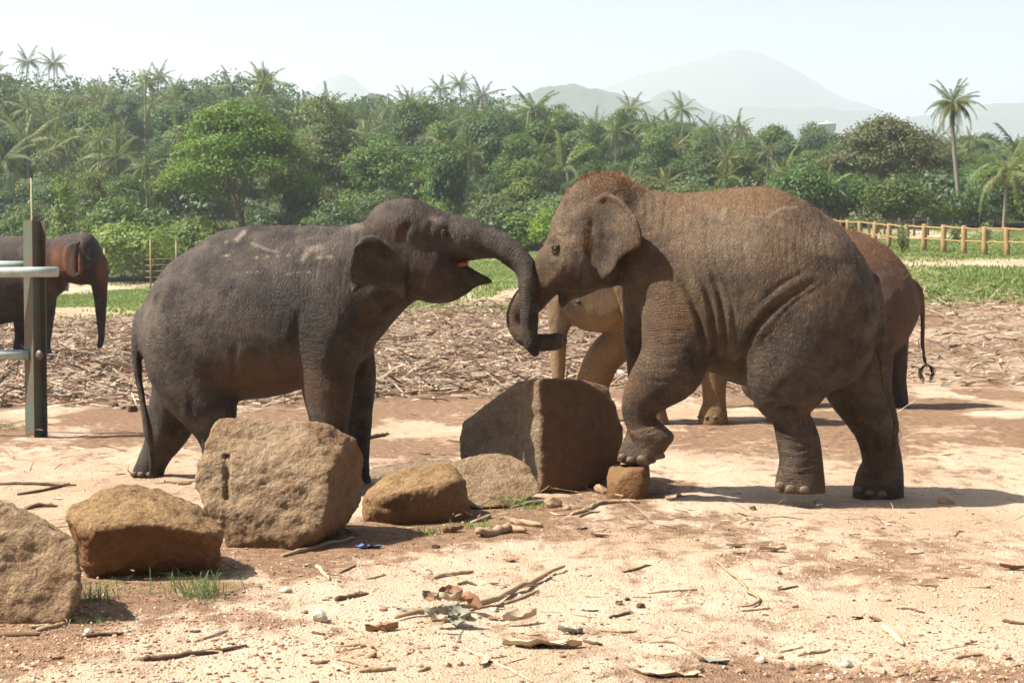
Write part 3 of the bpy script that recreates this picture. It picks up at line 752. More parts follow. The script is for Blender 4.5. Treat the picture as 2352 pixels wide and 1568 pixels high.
    mo = obj('mouth', mesh_np('mouth', Vm, [np.array(Fm), np.array([[0, 5, 4, 3], [0, 3, 2, 1], [6, 9, 10, 11], [6, 7, 8, 9]])], M_mouth), E.root)
    mo['label'] = 'orange-pink flesh inside the open mouth'
    top = np.clip(E.N[:, 2] - 0.35, 0, 1) * (E.py < 640) * (E.px < 1090)
    E.coat(top + 1.2 * top * (E.px > 830) , 3600, 0.022, M_hair_brown, 5, (-0.25, 0, 0.35), 0.0010)
    E.tuft([(345, 1020), (352, 1060), (356, 1085)], -.13, 200, 0.07, M_hair_dark, 6, 0.2, 0.0014)
    for x in (303, 320, 340): E.nail(x, 1092, E.yc(330) + .1, 0.03, 0.025)
    return E
EA = elephant_a()

# ---------------------------------------------------------------- the elephant pushing with its forehead (right)
def elephant_b():
    E = Elephant((-0.12, 10.30, -0.02), (2.85, 12.0, 2.32), 0.0145, ((1240, 11.38), (2040, 11.02)))
    E.body([(1432, 416, 690, .22), (1460, 429, 735, .28), (1500, 438, 790, .36), (1540, 441, 828, .41), (1580, 442, 843, .45), (1631, 437, 854, .48), (1684, 431, 880, .51),
            (1736, 428, 890, .52), (1789, 437, 896, .51), (1842, 461, 902, .48), (1895, 495, 900, .43), (1937, 529, 886, .37), (1974, 580, 860, .28), (2002, 632, 820, .18), (2018, 684, 778, .09)])
    hd = [(1240, 612), (1246, 578), (1255, 547), (1271, 494), (1294, 453), (1325, 421), (1362, 405), (1399, 404), (1432, 412), (1470, 440), (1480, 500), (1470, 570), (1450, 625), (1420, 655), (1383, 664),
          (1352, 672), (1325, 678), (1300, 674), (1280, 664), (1252, 660)]
    E.puff(hd, 0.24, lambda X, Z: 0.285 - 0.12 * sm(1.55, 1.25, Z) * sm(0.6, 0.2, X) , 0.0, 0.06)
    dome = [(1300, 460), (1330, 424), (1370, 407), (1420, 412), (1440, 450), (1400, 480), (1340, 490)]
    E.puff(dome, 0.10, 0.13, -0.09, 0.07); E.puff(dome, 0.10, 0.13, 0.09, 0.07)
    E.v.ball(E.pt(1283, 548, -0.16), (0.07, 0.05, 0.045), 0.05)
    E.v.ball(E.pt(1290, 590, -0.15), (0.08, 0.06, 0.09), 0.06)
    E.v.ball(E.pt(1345, 620, -0.17), (0.12, 0.08, 0.13), 0.07)
    # trunk curls away behind the other trunk and comes back under it
    E.limb([((1248, 566), (1312, 650)), ((1240, 604), (1288, 668)), ((1222, 634), (1252, 700)), ((1192, 664), (1230, 724)), ((1166, 710), (1214, 734)), ((1168, 752), (1211, 748)), ((1192, 788), (1213, 752)),
            ((1224, 803), (1226, 764)), ((1260, 806), (1260, 765)), ((1282, 803), (1280, 764)), ((1288, 801), (1286, 766))],
           [0, .02, .06, .09, .10, .09, .07, .05, .03, .02, .02], 1.0, 0.025, None, 1.0)
    E.puff([(1288, 660), (1322, 672), (1314, 686), (1302, 699), (1290, 707), (1283, 696), (1283, 674)], 0.03, 0.05, 0.0, 0.02, 1)
    E.puff([(1290, 650), (1330, 660), (1370, 655), (1360, 672), (1325, 684), (1300, 682)], 0.05, 0.12, 0.0, 0.03, 1)
    # legs
    E.limb([((1480, 600), (1610, 640)), ((1474, 670), (1628, 700)), ((1474, 745), (1634, 762)), ((1474, 800), (1632, 808)), ((1462, 843), (1614, 848)), ((1440, 886), (1558, 888)), ((1427, 922), (1519, 918)), ((1430, 962), (1507, 947)),
            ((1442, 988), (1511, 968)), ((1456, 1008), (1524, 985)), ((1474, 1026), (1528, 1006))],
           [-.14, -.2, -.24, -.26, -.27, -.27, -.27, -.26, -.25, -.25, -.25], 0.78, 0.05, None, 1.0)
    E.puff([(1444, 988), (1456, 1012), (1461, 1050), (1472, 1069), (1500, 1059), (1531, 1029), (1548, 1005), (1536, 988), (1512, 970), (1478, 968)], 0.085, 0.125, -.25, 0.03, 2)
    E.limb([((1432, 690), (1530, 720)), ((1434, 740), (1520, 760)), ((1435, 790), (1510, 800)), ((1440, 842), (1510, 850)), ((1446, 900), (1508, 905)), ((1444, 960), (1502, 960)), ((1438, 1000), (1498, 1000)), ((1424, 1034), (1502, 1036)), ((1417, 1056), (1508, 1058)), ((1416, 1080), (1508, 1080))],
           [.1, .16, .2, .2, .18, .15, .12, .1, .09, .09], 1.0, 0.05, float(P(1460, 1062, E.yc(1460) + .09)[2]), 0.8)
    E.limb([((1715, 640), (1960, 690)), ((1700, 740), (1962, 765)), ((1705, 815), (1932, 832)), ((1712, 865), (1902, 870)), ((1729, 900), (1876, 900)), ((1756, 932), (1853, 929)), ((1770, 955), (1858, 953)), ((1781, 1000), (1879, 1000)), ((1790, 1050), (1889, 1050)), ((1786, 1088), (1893, 1084)), ((1779, 1112), (1895, 1104)), ((1776, 1140), (1897, 1132))],
           [-.12, -.2, -.25, -.26, -.26, -.25, -.25, -.25, -.25, -.25, -.25, -.25], 0.78, 0.05, float(P(1836, 1131, E.yc(1836) - .25)[2]), 1.0)
    gz = float(terrain(2.85 * .95, 11.25)) - 0.01
    E.limb([((1870, 730), (2015, 760)), ((1875, 810), (2022, 815)), ((1890, 880), (2030, 882)), ((1930, 938), (2043, 938)), ((1962, 985), (2053, 985)), ((1978, 1035), (2066, 1035)), ((1980, 1075), (2074, 1070)), ((1963, 1106), (2077, 1106)), ((1957, 1138), (2077, 1140)), ((1957, 1165), (2077, 1165))],
           [.1, .15, .2, .22, .23, .23, .23, .23, .23, .23], 0.9, 0.05, gz, 0.9)
    E.limb([((1985, 640), (2020, 650)), ((1998, 700), (2031, 705)), ((2006, 765), (2037, 765)), ((2018, 831), (2039, 830)), ((2026, 886), (2045, 880)), ((2042, 938), (2057, 932)), ((2051, 976), (2064, 972)), ((2050, 1000), (2062, 1003)), ((2043, 1024), (2052, 1030))],
           [-.02, -.06, -.10, -.12, -.13, -.14, -.14, -.14, -.13], 0.9, 0.02, None, 0.7)
    # ears
    ear = [(1360, 466), (1374, 450), (1392, 442), (1425, 457), (1446, 481), (1465, 510), (1472, 545), (1472, 566), (1446, 581), (1425, 597), (1411, 621), (1396, 638), (1384, 641), (1375, 626), (1370, 599), (1361, 572), (1353, 545), (1352, 505)]
    b0 = E.pt(1356, 540)
    def ear_near(X, Z):
        u = np.clip((X - b0[0]) / 0.35, 0, 1)
        return E.yc(1356) - 0.262 - 0.245 * u ** 0.85 - 0.026 * np.sin((Z - b0[2]) * 11 + X * 8) * u + 0.03 * np.exp(-((X - b0[0] - 0.09) / 0.05) ** 2)
    def ear_far(X, Z):
        u = np.clip((X - b0[0]) / 0.35, 0, 1); return E.yc(1356) + 0.27 + 0.15 * u
    E.v.sheet(E.outline(ear, -0.38), 0.016, ear_near, 0.02, 3)
    E.v.sheet(E.outline([(1368, 462), (1384, 445), (1398, 442), (1425, 457), (1446, 481), (1464, 510), (1471, 545), (1466, 545), (1456, 515), (1438, 488), (1418, 468), (1396, 456), (1380, 462)], -0.38), 0.016, lambda X, Z: ear_near(X, Z) - 0.018, 0.015, 3)
    E.v.sheet(E.outline(ear, 0.3), 0.012, ear_far, 0.02, 3)
    cr = [([(1560, 640), (1590, 700), (1612, 760), (1622, 850)], 5, .034), ([(1590, 610), (1625, 680), (1640, 760), (1640, 850)], 5, .030), ([(1620, 590), (1650, 670), (1664, 760), (1660, 850)], 5, .022),
          ([(1645, 600), (1680, 690), (1690, 780)], 5, .012),
          ([(1880, 640), (1800, 690), (1745, 740), (1710, 800), (1700, 860)], 7, .034), ([(1900, 650), (1830, 690), (1775, 740)], 5, .008), ([(1870, 610), (1790, 655), (1730, 710)], 5, .007),
          ([(1995, 690), (1980, 760), (1960, 820), (1900, 890)], 6, .016), ([(1470, 640), (1480, 700), (1474, 760)], 5, .010), ([(1850, 926), (1800, 936), (1758, 930)], 4, .012),
          ([(1500, 440), (1505, 470), (1500, 520)], 3, .007), ([(1478, 432), (1484, 470), (1482, 520)], 3, .009), ([(1530, 442), (1528, 480), (1520, 540)], 3, .006),
          ([(1360, 500), (1352, 560), (1358, 620)], 6, .016), ([(1300, 600), (1296, 640), (1290, 665)], 4, .012), ([(1322, 610), (1318, 650), (1312, 672)], 3.5, .008), ([(1340, 600), (1338, 640), (1330, 670)], 3.5, .008), ([(1262, 548), (1285, 540), (1300, 560)], 3, .006),
          ([(1310, 500), (1316, 530), (1306, 556)], 7, .012), ([(1440, 990), (1475, 985), (1510, 972)], 3, .010), ([(1446, 1000), (1480, 996), (1524, 984)], 3, .008), ([(1480, 1010), (1512, 1022), (1530, 1024)], 3, .006)]
    for k in range(22): cr.append(([(1540 + k * 17 + (k * 7) % 11, 480 + (k * 29) % 70), (1538 + k * 17, 560 + (k * 13) % 30), (1562 + k * 17, 620 + (k * 37) % 80)], 2.6, .0022 + .0012 * (k % 3)))
    for k in range(7): cr.append(([(1782, 968 + k * 19), (1830, 976 + k * 19 + (k % 2) * 4), (1882, 966 + k * 19)], 3, .0065))
    for k in range(5): cr.append(([(1966 + k * 2, 1000 + k * 22), (2010, 1008 + k * 22), (2066, 1002 + k * 22)], 3, .005))
    for k in range(6): cr.append(([(1474 - k * 6, 720 + k * 30), (1530, 735 + k * 28), (1600 - k * 8, 730 + k * 26)], 3.2, .0045))
    def paint(px, py, V, N):
        r = 0.32 + blob(px, py, 1720, 450, 250, 60, .45) + blob(px, py, 1400, 420, 60, 30, .5) + blob(px, py, 1550, 720, 50, 40, .35) + blob(px, py, 1930, 690, 30, 40, .3) - blob(px, py, 1900, 900, 200, 200, .25) - blob(px, py, 1400, 560, 60, 60, .15) + blob(px, py, 1450, 880, 40, 30, .3) + blob(px, py, 1790, 560, 60, 60, .2)
        d = blob(px, py, 1830, 850, 120, 90, .34) + blob(px, py, 1860, 620, 60, 40, .25) + blob(px, py, 1560, 800, 50, 40, .22) + blob(px, py, 1240, 690, 60, 50, .42) + blob(px, py, 1300, 690, 24, 24, .5) + blob(px, py, 2020, 1060, 60, 90, .38) + blob(px, py, 1830, 1040, 50, 60, .2) + blob(px, py, 1445, 1040, 30, 30, .4) + blob(px, py, 1395, 610, 24, 34, .25) + blob(px, py, 1378, 520, 14, 34, .4)  # dark patches, with shade painted into the ear fold
        p = 0.10 + 0.16 * np.clip(N[:, 2], 0, 1) + blob(px, py, 1650, 520, 260, 90, .28) + blob(px, py, 1300, 520, 60, 120, .22) + blob(px, py, 1890, 560, 46, 30, .5) + blob(px, py, 1680, 560, 120, 60, .2) + blob(px, py, 1330, 540, 40, 60, .22) + seg_blob(px, py, [(1655, 500), (1664, 482)], 4, .8) + seg_blob(px, py, [(1762, 500), (1790, 480), (1830, 476)], 3, .5) + blob(px, py, 1430, 510, 30, 50, .45) + blob(px, py, 1490, 1040, 24, 20, .45) + blob(px, py, 1830, 1118, 50, 14, .4) + blob(px, py, 1290, 600, 30, 40, .18)  # dust, with highlights painted on hip and upper flank
        return np.stack([r, d, p], 1)
    E.finish('elephant', 'dusty brown elephant stepping onto a small rock, pushing with its forehead', 'elephants in the enclosure', M_skin_b, cr, paint, 2, (1740, 1140, 11.1))
    E.eye(1276, 574, E.yc(1276), 0.027)
    top = np.clip(E.N[:, 2] - 0.25, 0, 1) * (E.py < 620)
    E.coat(top * (1 + 2.5 * (E.px < 1440)), 6500, 0.024, M_hair_rust, 15, (0.3, 0, 0.3), 0.0011)
    crown = np.clip(E.N[:, 2], 0, 1) * (E.py < 440) * (E.px > 1330) * (E.px < 1480)
    E.coat(crown, 1500, 0.045, M_hair_rust, 16, (0.5, 0, 0.5), 0.0011)
    er = blob(E.px, E.py, 1352, 545, 9, 26) * (E.N[:, 1] < 0)
    E.coat(er, 200, 0.04, M_hair_rust, 17, (0.2, -0.2, -0.5), 0.001)
    E.tuft([(2058, 985), (2056, 1010), (2048, 1030)], -.13, 150, 0.07, M_hair_dark, 18, 0.3)
    # trunk tip: rim and nostrils
    tip = E.pt(1293, 783, .02)
    V, F = ellipsoid(0.022, 0.058, 0.056, 16, 11)
    t = obj('trunk_tip', mesh_np('trunk_tip', V, F, M_nostril), E.root, tip - E.base, (0, R(8), 0))
    t['label'] = 'moist pinkish tip of the curled trunk'
    for dy, dz in ((-.024, .012), (.02, .012)):
        V, F = ellipsoid(0.010, 0.014, 0.018, 10, 7); obj('nostril', mesh_np('nostril', V, F, M_eye), t, (0.017, dy, dz))
    for x, y, ry in ((1473, 1052, .5), (1512, 1046, -.2), ): E.nail(x, y, E.yc(x) - .25, 0.042, 0.034, ry)
    for x, y in ((1787, 1112), (1808, 1118), (1840, 1120)): E.nail(x, y, E.yc(x) - .25, 0.038, 0.032)
    for x, y in ((1966, 1122), (1988, 1128), (2016, 1130)): E.nail(x, y, E.yc(x) + .2, 0.036, 0.03)
    for x, y in ((1428, 1046), (1446, 1052)): E.nail(x, y, E.yc(x) + .1, 0.036, 0.03)
    return E
EB = elephant_b()

# ---------------------------------------------------------------- the animals further back
def elephant_c():
    E = Elephant((0.25, 15.6, -0.03), (4.0, 19.0, 2.3), 0.03, ((1262, 17.3), (1830, 17.2)))
    E.body([(1440, 590, 800, .22), (1480, 570, 820, .32), (1560, 560, 850, .42), (1640, 560, 862, .44), (1720, 575, 860, .42), (1780, 610, 840, .32), (1815, 680, 790, .14)], 0.06)
    E.puff([(1290, 590), (1330, 556), (1390, 548), (1450, 570), (1480, 640), (1460, 720), (1420, 757), (1370, 764), (1325, 752), (1290, 715), (1268, 700), (1270, 640)], 0.22, 0.27, 0, 0.06)
    E.limb([((1264, 650), (1330, 700)), ((1262, 700), (1318, 735)), ((1261, 760), (1304, 765)), ((1263, 810), (1300, 812)), ((1266, 860), (1298, 860)), ((1268, 905), (1294, 905)), ((1272, 935), (1290, 935))], 0.0, 1.0, 0.04, None, 1.0)
    gz = lambda Y: float(terrain(1.5, Y)) - .01
    E.limb([((1420, 700), (1530, 740)), ((1385, 770), (1470, 790)), ((1345, 820), (1425, 830)), ((1322, 870), (1402, 875)), ((1312, 920), (1385, 920)), ((1300, 960), (1385, 960)), ((1296, 1000), (1388, 1000))], [.1, .16, .2, .2, .2, .2, .2], 1.0, 0.05, gz(17.5), 1)
    E.limb([((1450, 740), (1550, 750)), ((1455, 820), (1540, 830)), ((1462, 890), (1530, 890)), ((1468, 945), (1530, 945)), ((1462, 970), (1536, 970)), ((1460, 1010), (1536, 1010))], -.22, 1.0, 0.05, gz(17.0), 1)
    E.limb([((1620, 740), (1740, 760)), ((1610, 820), (1690, 830)), ((1612, 880), (1668, 880)), ((1614, 930), (1668, 930)), ((1604, 955), (1671, 955)), ((1600, 1000), (1671, 1000))], -.2, 1.0, 0.05, gz(17.0), 1)
    E.limb([((1700, 740), (1800, 760)), ((1740, 830), (1810, 830)), ((1765, 900), (1825, 900)), ((1760, 950), (1830, 950)), ((1758, 1000), (1832, 1000))], .2, 1.0, 0.05, gz(17.4), 1)
    E.limb([((1800, 640), (1822, 650)), ((1815, 720), (1830, 722)), ((1818, 800), (1830, 800)), ((1818, 860), (1826, 860))], 0, 1, 0.02)
    ear = [(1400, 590), (1430, 575), (1470, 590), (1490, 640), (1480, 690), (1455, 730), (1435, 740), (1420, 700), (1405, 650)]
    for sg in (-1, 1): E.v.sheet(E.outline(ear, sg * .3), 0.022, lambda X, Z, q=sg: E.yc(1440) + q * 0.31, 0.03)
    def paint(px, py, V, N):
        r = 0.35 + 0.75 * sm(740, 860, py) + blob(px, py, 1440, 740, 60, 40, .4); d = blob(px, py, 1370, 700, 50, 40, .3) - .4 * sm(780, 860, py)
        p = blob(px, py, 1275, 760, 22, 200, .5) + 0.1 + blob(px, py, 1340, 840, 20, 60, .3); return np.stack([r, d, p], 1)
    E.finish('elephant', 'mud-coated ochre elephant half hidden behind the pushing elephant', 'elephants in the enclosure', M_skin_c, [([(1330, 735), (1370, 765), (1420, 760)], 5, .02)], paint, 1, (1560, 960, 17.2))
    E.eye(1326, 695, E.yc(1326), 0.03)
    for x in (1607, 1622, 1640): E.nail(x, 957, E.yc(x) - .25, 0.03, 0.026)
def elephant_d():
    E = Elephant((1.7, 18.0, -0.03), (5.35, 20.9, 2.45), 0.03, ((1600, 19.6), (2120, 19.5)))
    E.body([(1700, 560, 790, .25), (1760, 545, 830, .38), (1830, 530, 850, .46), (1900, 520, 855, .49), (1960, 530, 850, .48), (2010, 549, 835, .44), (2050, 580, 812, .38), (2082, 618, 780, .28), (2104, 665, 740, .15), (2112, 690, 720, .07)], 0.06)
    E.puff([(1600, 640), (1620, 560), (1660, 520), (1720, 520), (1760, 560), (1750, 640), (1720, 700), (1660, 720), (1620, 710)], 0.25, 0.28, 0, 0.06)
    E.limb([((1598, 620), (1670, 680)), ((1600, 700), (1650, 705)), ((1606, 770), (1645, 770)), ((1610, 840), (1640, 840)), ((1612, 900), (1634, 900))], 0.1, 1, 0.04, None, 1)
    gz = lambda Y: float(terrain(4.5, Y)) - .01
    E.limb([((1960, 680), (2095, 700)), ((1985, 760), (2088, 765)), ((2010, 820), (2085, 820)), ((2022, 870), (2082, 870)), ((2026, 910), (2086, 910)), ((2022, 935), (2088, 935)), ((2020, 970), (2090, 970))], .2, .9, 0.06, gz(19.7), 1)
    E.limb([((1930, 700), (2060, 720)), ((1965, 780), (2055, 780)), ((1990, 850), (2050, 850)), ((1996, 910), (2050, 910)), ((1992, 940), (2056, 940)), ((1990, 980), (2056, 980))], -.2, .9, 0.06, gz(19.3), 1)
    E.limb([((1730, 740), (1830, 760)), ((1745, 820), (1815, 830)), ((1750, 880), (1800, 880)), ((1750, 930), (1800, 930)), ((1744, 980), (1804, 980))], .2, 1, 0.05, gz(19.7), 1)
    E.limb([((1700, 740), (1810, 760)), ((1700, 820), (1775, 835)), ((1703, 880), (1752, 890)), ((1728, 915), (1760, 912)), ((1733, 940), (1757, 940))], -.2, 1, 0.05, None, 1)
    E.limb([((2068, 640), (2086, 636)), ((2100, 668), (2118, 660)), ((2113, 720), (2126, 718)), ((2114, 780), (2124, 780)), ((2119, 825), (2128, 825)), ((2126, 842), (2133, 840))], 0, 1, 0.02, None, .5)
    ear = [(1690, 545), (1730, 535), (1770, 560), (1780, 620), (1750, 680), (1720, 690), (1705, 640)]
    for sg in (-1, 1): E.v.sheet(E.outline(ear, sg * .3), 0.022, lambda X, Z, q=sg: E.yc(1730) + q * 0.31, 0.03)
    def paint(px, py, V, N):
        r = 0.55 + blob(px, py, 2000, 560, 120, 50, .3) - .3 * sm(700, 850, py); d = blob(px, py, 2060, 850, 60, 90, .45) + blob(px, py, 2030, 640, 40, 30, .3); p = blob(px, py, 2060, 630, 24, 40, .4); return np.stack([r, d, p], 1)
    E.finish('elephant', 'red-brown elephant seen from its rump behind the dusty elephant, tail hanging', 'elephants in the enclosure', M_skin_d, [], paint, 1, (1900, 930, 19.5))
    top = np.clip(E.N[:, 2] - 0.3, 0, 1) * (E.px > 1900) * (E.py < 700); E.coat(top, 1200, 0.04, M_hair_rust, 25, (0.2, 0, 0.4), 0.003)
    # tail tuft: long curved hairs spreading to both sides of the tip
    g = np.random.default_rng(4); parts = []
    c0 = E.pt(2129, 838)
    for k in range(46):
        sg = 1 if k % 2 else -1; a = 0.05 + 0.06 * g.random(); dep = g.normal() * 0.03; L = 0.16 + 0.08 * g.random()
        tt = np.linspace(0, 1, 6); pts = np.stack([c0[0] + sg * a * np.sin(tt * 2.7), c0[1] + dep * tt, c0[2] - L * tt + 0.02], 1)
        parts.append(tube(pts, np.linspace(0.0035, 0.0018, 6), 3, False))
    V, F = cat_mesh(parts); o = obj('tail_hair', mesh_np('tail_hair', V - E.base, F, M_hair_dark), E.root); o['kind'] = 'stuff'
def elephant_e():
    E = Elephant((-11.2, 28.4, -0.05), (-7.1, 31.6, 2.85), 0.035, ((0, 29.9), (240, 29.7)))
    E.body([(-175, 620, 690, .12), (-150, 585, 730, .34), (-100, 556, 752, .5), (-50, 545, 752, .55), (0, 543, 745, .55), (40, 542, 736, .5), (80, 544, 715, .42), (120, 547, 690, .32), (150, 550, 665, .25)], 0.08)
    E.puff([(130, 552), (160, 538), (196, 535), (214, 542), (226, 562), (238, 590), (246, 625), (238, 655), (210, 652), (185, 655), (160, 650), (138, 640), (125, 600)], 0.30, 0.36, 0, 0.08)
    E.limb([((195, 600), (245, 610)), ((206, 640), (248, 640)), ((214, 675), (247, 672)), ((219, 715), (244, 712)), ((223, 750), (242, 750)), ((225, 775), (240, 778)), ((222, 792), (236, 796))], 0, 1, 0.05, None, 1)
    gz = lambda X, Y: float(terrain(X, Y)) - .02
    E.limb([((60, 640), (132, 660)), ((66, 700), (128, 700)), ((72, 750), (122, 745)), ((74, 790), (116, 790)), ((72, 815), (120, 815)), ((70, 840), (122, 840))], -.28, 1, 0.08, gz(-8.6, 29.5), 1)
    E.limb([((20, 650), (80, 660)), ((30, 720), (76, 725)), ((34, 770), (72, 772)), ((30, 800), (70, 800)), ((28, 840), (72, 840))], .28, 1, 0.08, gz(-9.0, 30.1), 1)
    for off, dx in ((-.28, 0), (.28, 26)):
        E.limb([((-165 + dx, 640), (-80 + dx, 660)), ((-155 + dx, 720), (-100 + dx, 720)), ((-150 + dx, 770), (-104 + dx, 770)), ((-154 + dx, 800), (-102 + dx, 800)), ((-156 + dx, 845), (-100 + dx, 845))], off, 1, 0.08, gz(-10, 29.8), 1)
    E.limb([((-178, 620), (-168, 620)), ((-184, 680), (-174, 680)), ((-182, 750), (-175, 750))], 0, 1, 0.03)
    ear = [(190, 550), (182, 575), (180, 610), (184, 640), (178, 640), (160, 635), (148, 610), (150, 575), (166, 556)]
    for sg in (-1, 1): E.v.sheet(E.outline(ear, sg * .36), 0.03, lambda X, Z, q=sg: E.yc(170) + q * (0.40 + .1 * np.clip((X + 8.1) / .4, 0, 1)), 0.04)
    E.v.sheet(E.outline([(191, 553), (186, 575), (190, 600), (194, 622), (186, 636), (180, 620), (182, 580)], -.45), 0.03, lambda X, Z: E.yc(170) - 0.50, 0.03)
    def paint(px, py, V, N):
        r = 0.12 + blob(px, py, 135, 605, 35, 40, .8) + blob(px, py, 236, 620, 14, 60, .5) + blob(px, py, 118, 670, 12, 20, .5) + blob(px, py, 186, 600, 8, 30, .6); d = 0.1 + blob(px, py, 210, 580, 20, 40, .4); p = .4 * np.clip(N[:, 2], 0, 1) + blob(px, py, 188, 570, 6, 24, .7) + blob(px, py, 50, 580, 8, 20, .5)
        return np.stack([r, d, p], 1)
    E.finish('elephant', 'dark rusty elephant with its trunk hanging straight down, beyond the steel post', 'elephants in the enclosure', M_skin_e, [], paint, 1, (30, 826, 29.8))
    E.eye(214, 600, E.yc(214), 0.04)
elephant_c(); elephant_d(); elephant_e()
# ---------------------------------------------------------------- boulders
import bmesh
def rock_material(name, lit, warm, deep, sc=1.0):
    t = NT(name); v = t.coord('Object')
    n1 = t.noise(v, 2.4 * sc, 5, 0.62); n2 = t.noise(v, 12 * sc, 6, 0.7); n3 = t.noise(v, 55 * sc, 3, 0.7)
    col = t.mix(t.ramp(n1, [(0.36, 0.0), (0.64, 1.0)]), lit, warm)
    col = t.mix(t.ramp(n2, [(0.46, 0.0), (0.66, 0.85)]), col, deep)
    col = t.mix(t.ramp(n3, [(0.52, 0.0), (0.75, 0.5)]), col, (0.55, 0.44, 0.31))
    col = t.mix(t.math('MULTIPLY', t.attr('shade_brown'), t.ramp(n2, [(0.25, 0.55), (0.6, 1.0)])), col, t.mix(n1, (0.20, 0.090, 0.035), (0.13, 0.062, 0.030)))  # shade painted into the stone as a browner tone on chosen faces
    low = t.attr('base_brown')
    col = t.mix(low, col, (0.15, 0.075, 0.035))  # browner towards the ground
    crack = t.ramp(t.voro(v, 3.1 * sc), [(0.0, 0.0), (0.03, 1.0)])
    h = t.math('ADD', t.math('MULTIPLY', n2, 0.9), t.math('ADD', t.math('MULTIPLY', n3, 0.35), t.math('MULTIPLY', crack, 0.05)))
    return t.done(col, 0.9, t.bump(h, 1.0, 0.045), 0.2)
M_rock_tan = rock_material('tan_sandstone', (0.288, 0.205, 0.122), (0.240, 0.155, 0.085), (0.160, 0.093, 0.048))
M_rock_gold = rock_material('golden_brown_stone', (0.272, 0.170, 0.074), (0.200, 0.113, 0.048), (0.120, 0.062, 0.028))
M_rock_grey = rock_material('grey_tan_stone', (0.232, 0.178, 0.114), (0.200, 0.128, 0.074), (0.136, 0.089, 0.052))

def hull_planes(pts):
    bm = bmesh.new()
    for p in pts: bm.verts.new(p)
    bmesh.ops.convex_hull(bm, input=bm.verts)
    bm.normal_update(); c = np.mean(pts, 0); pl = []
    for f in bm.faces:
        n = np.array(f.normal); p = np.array(f.verts[0].co)
        if n @ (p - c) < 0: n = -n
        if not any(n @ m > 0.9995 and abs(n @ p - e) < 2e-3 for m, e in pl): pl.append((n, n @ p))
    bm.free(); return pl
def boulder(label, hulls, mat, seed, shade_brown=None, h=0.016, amp=0.020, cut=0.03, base_brown=0.12, group='boulders in the row', name='boulder', cuts=(), groove=None):
    """hulls: lists of (x, y, Y) plan corners; the body is their union, worn and chipped"""
    H = [np.array([P(*c) for c in hl]) for hl in hulls]
    allp = np.concatenate(H); lo, hi = allp.min(0) - .07, allp.max(0) + .07
    v = Vol(lo, hi, h); X, Y, Z = v.ax[0][:, None, None], v.ax[1][None, :, None], v.ax[2][None, None, :]
    for hp in H:
        D = None
        for n, e in hull_planes(hp):
            d = n[0] * X + n[1] * Y + n[2] * Z - e
            if D is None: D = np.broadcast_to(d, v.F.shape).astype(np.float32).copy()
            else:
                k = cut; hh = np.clip(0.5 - 0.5 * (D - d) / k, 0, 1); D = D * (1 - hh) + d * hh + k * hh * (1 - hh)
        gc = np.random.default_rng(seed * 7 + len(hp)); cen = hp.mean(0)
        for _ in range(34):                                   # knocked-off corners and flakes
            n = gc.normal(size=3); n /= np.linalg.norm(n); n[1] = -abs(n[1]) if gc.random() < .7 else n[1]
            e = (hp @ n).max() - amp * (0.5 + 2.6 * gc.random() ** 2)
            d = (n[0] * X + n[1] * Y + n[2] * Z - e).astype(np.float32)
            k = 0.008; hh = np.clip(0.5 - 0.5 * (D - d) / k, 0, 1); D = D * (1 - hh) + d * hh + k * hh * (1 - hh)
        v.F = np.minimum(v.F, D)
    for (c, n, dep) in cuts:      # chipped-off slabs: keep what lies behind the plane
        n = np.array(n, float); n /= np.linalg.norm(n); c = P(*c)
        d = n[0] * (X - c[0]) + n[1] * (Y - c[1]) + n[2] * (Z - c[2]); v.F = np.maximum(v.F, d)
    V, Q = v.surface(1); N = vnormals(V, Q)
    a, b, c = V.T
    big = fbm(a * 3 + seed, b * 3, c * 3, o=3, seed=seed)
    rid = 1 - np.abs(fbm(a * 6 + seed * 3, b * 6, c * 7, o=4, seed=seed + 1)) * 2.2
    st = fbm(a * 6, b * 6 + seed, c * 13, o=4, seed=seed + 2); step = np.floor(st * 5) / 5 * 0.8 + st * .2
    fine = fbm(a * 26, b * 26, c * 26, o=3, seed=seed + 3)
    st2 = fbm(a * 9 + 7, b * 9, c * 9 + seed, o=3, seed=seed + 5); step2 = np.floor(st2 * 6) / 6
    V = V + N * (amp * 0.8 * big + amp * 0.30 * rid + amp * 1.0 * step + amp * 0.55 * step2 + amp * 0.35 * fine)[:, None]
    if groove:
        gx_ = V[:, 0] / V[:, 1] * FOC + CX; gy_ = HOR - (V[:, 2] - HCAM) / V[:, 1] * FOC; x0, x1, y0, y1, dp = groove
        V[:, 1] += dp * sm(x0 - 2, x0 + 2, gx_) * (1 - sm(x1 - 2, x1 + 2, gx_)) * sm(y0 - 3, y0 + 3, gy_) * (1 - sm(y1 - 3, y1 + 3, gy_)) * (N[:, 1] < -.2)
    zg = terrain(V[:, 0], V[:, 1]); dm = np.clip(1 - (V[:, 2] - zg) / base_brown, 0, 1) * (0.4 + 0.6 * np.clip(fbm(a * 4, b * 4, c * 4, seed=5) + .6, 0, 1))
    ctr = V.mean(0); base = np.array([ctr[0], ctr[1], float(terrain(ctr[0], ctr[1]))])
    o = obj(name, mesh_np(name, V - base, Q, mat, True, {'base_brown': dm * 0.8, 'shade_brown': (np.zeros(len(V)) if shade_brown is None else np.clip(shade_brown(V[:, 0] / V[:, 1] * FOC + CX, HOR - (V[:, 2] - HCAM) / V[:, 1] * FOC, N), 0, 1))}), None, base)
    return tag(o, label, 'rock', group)

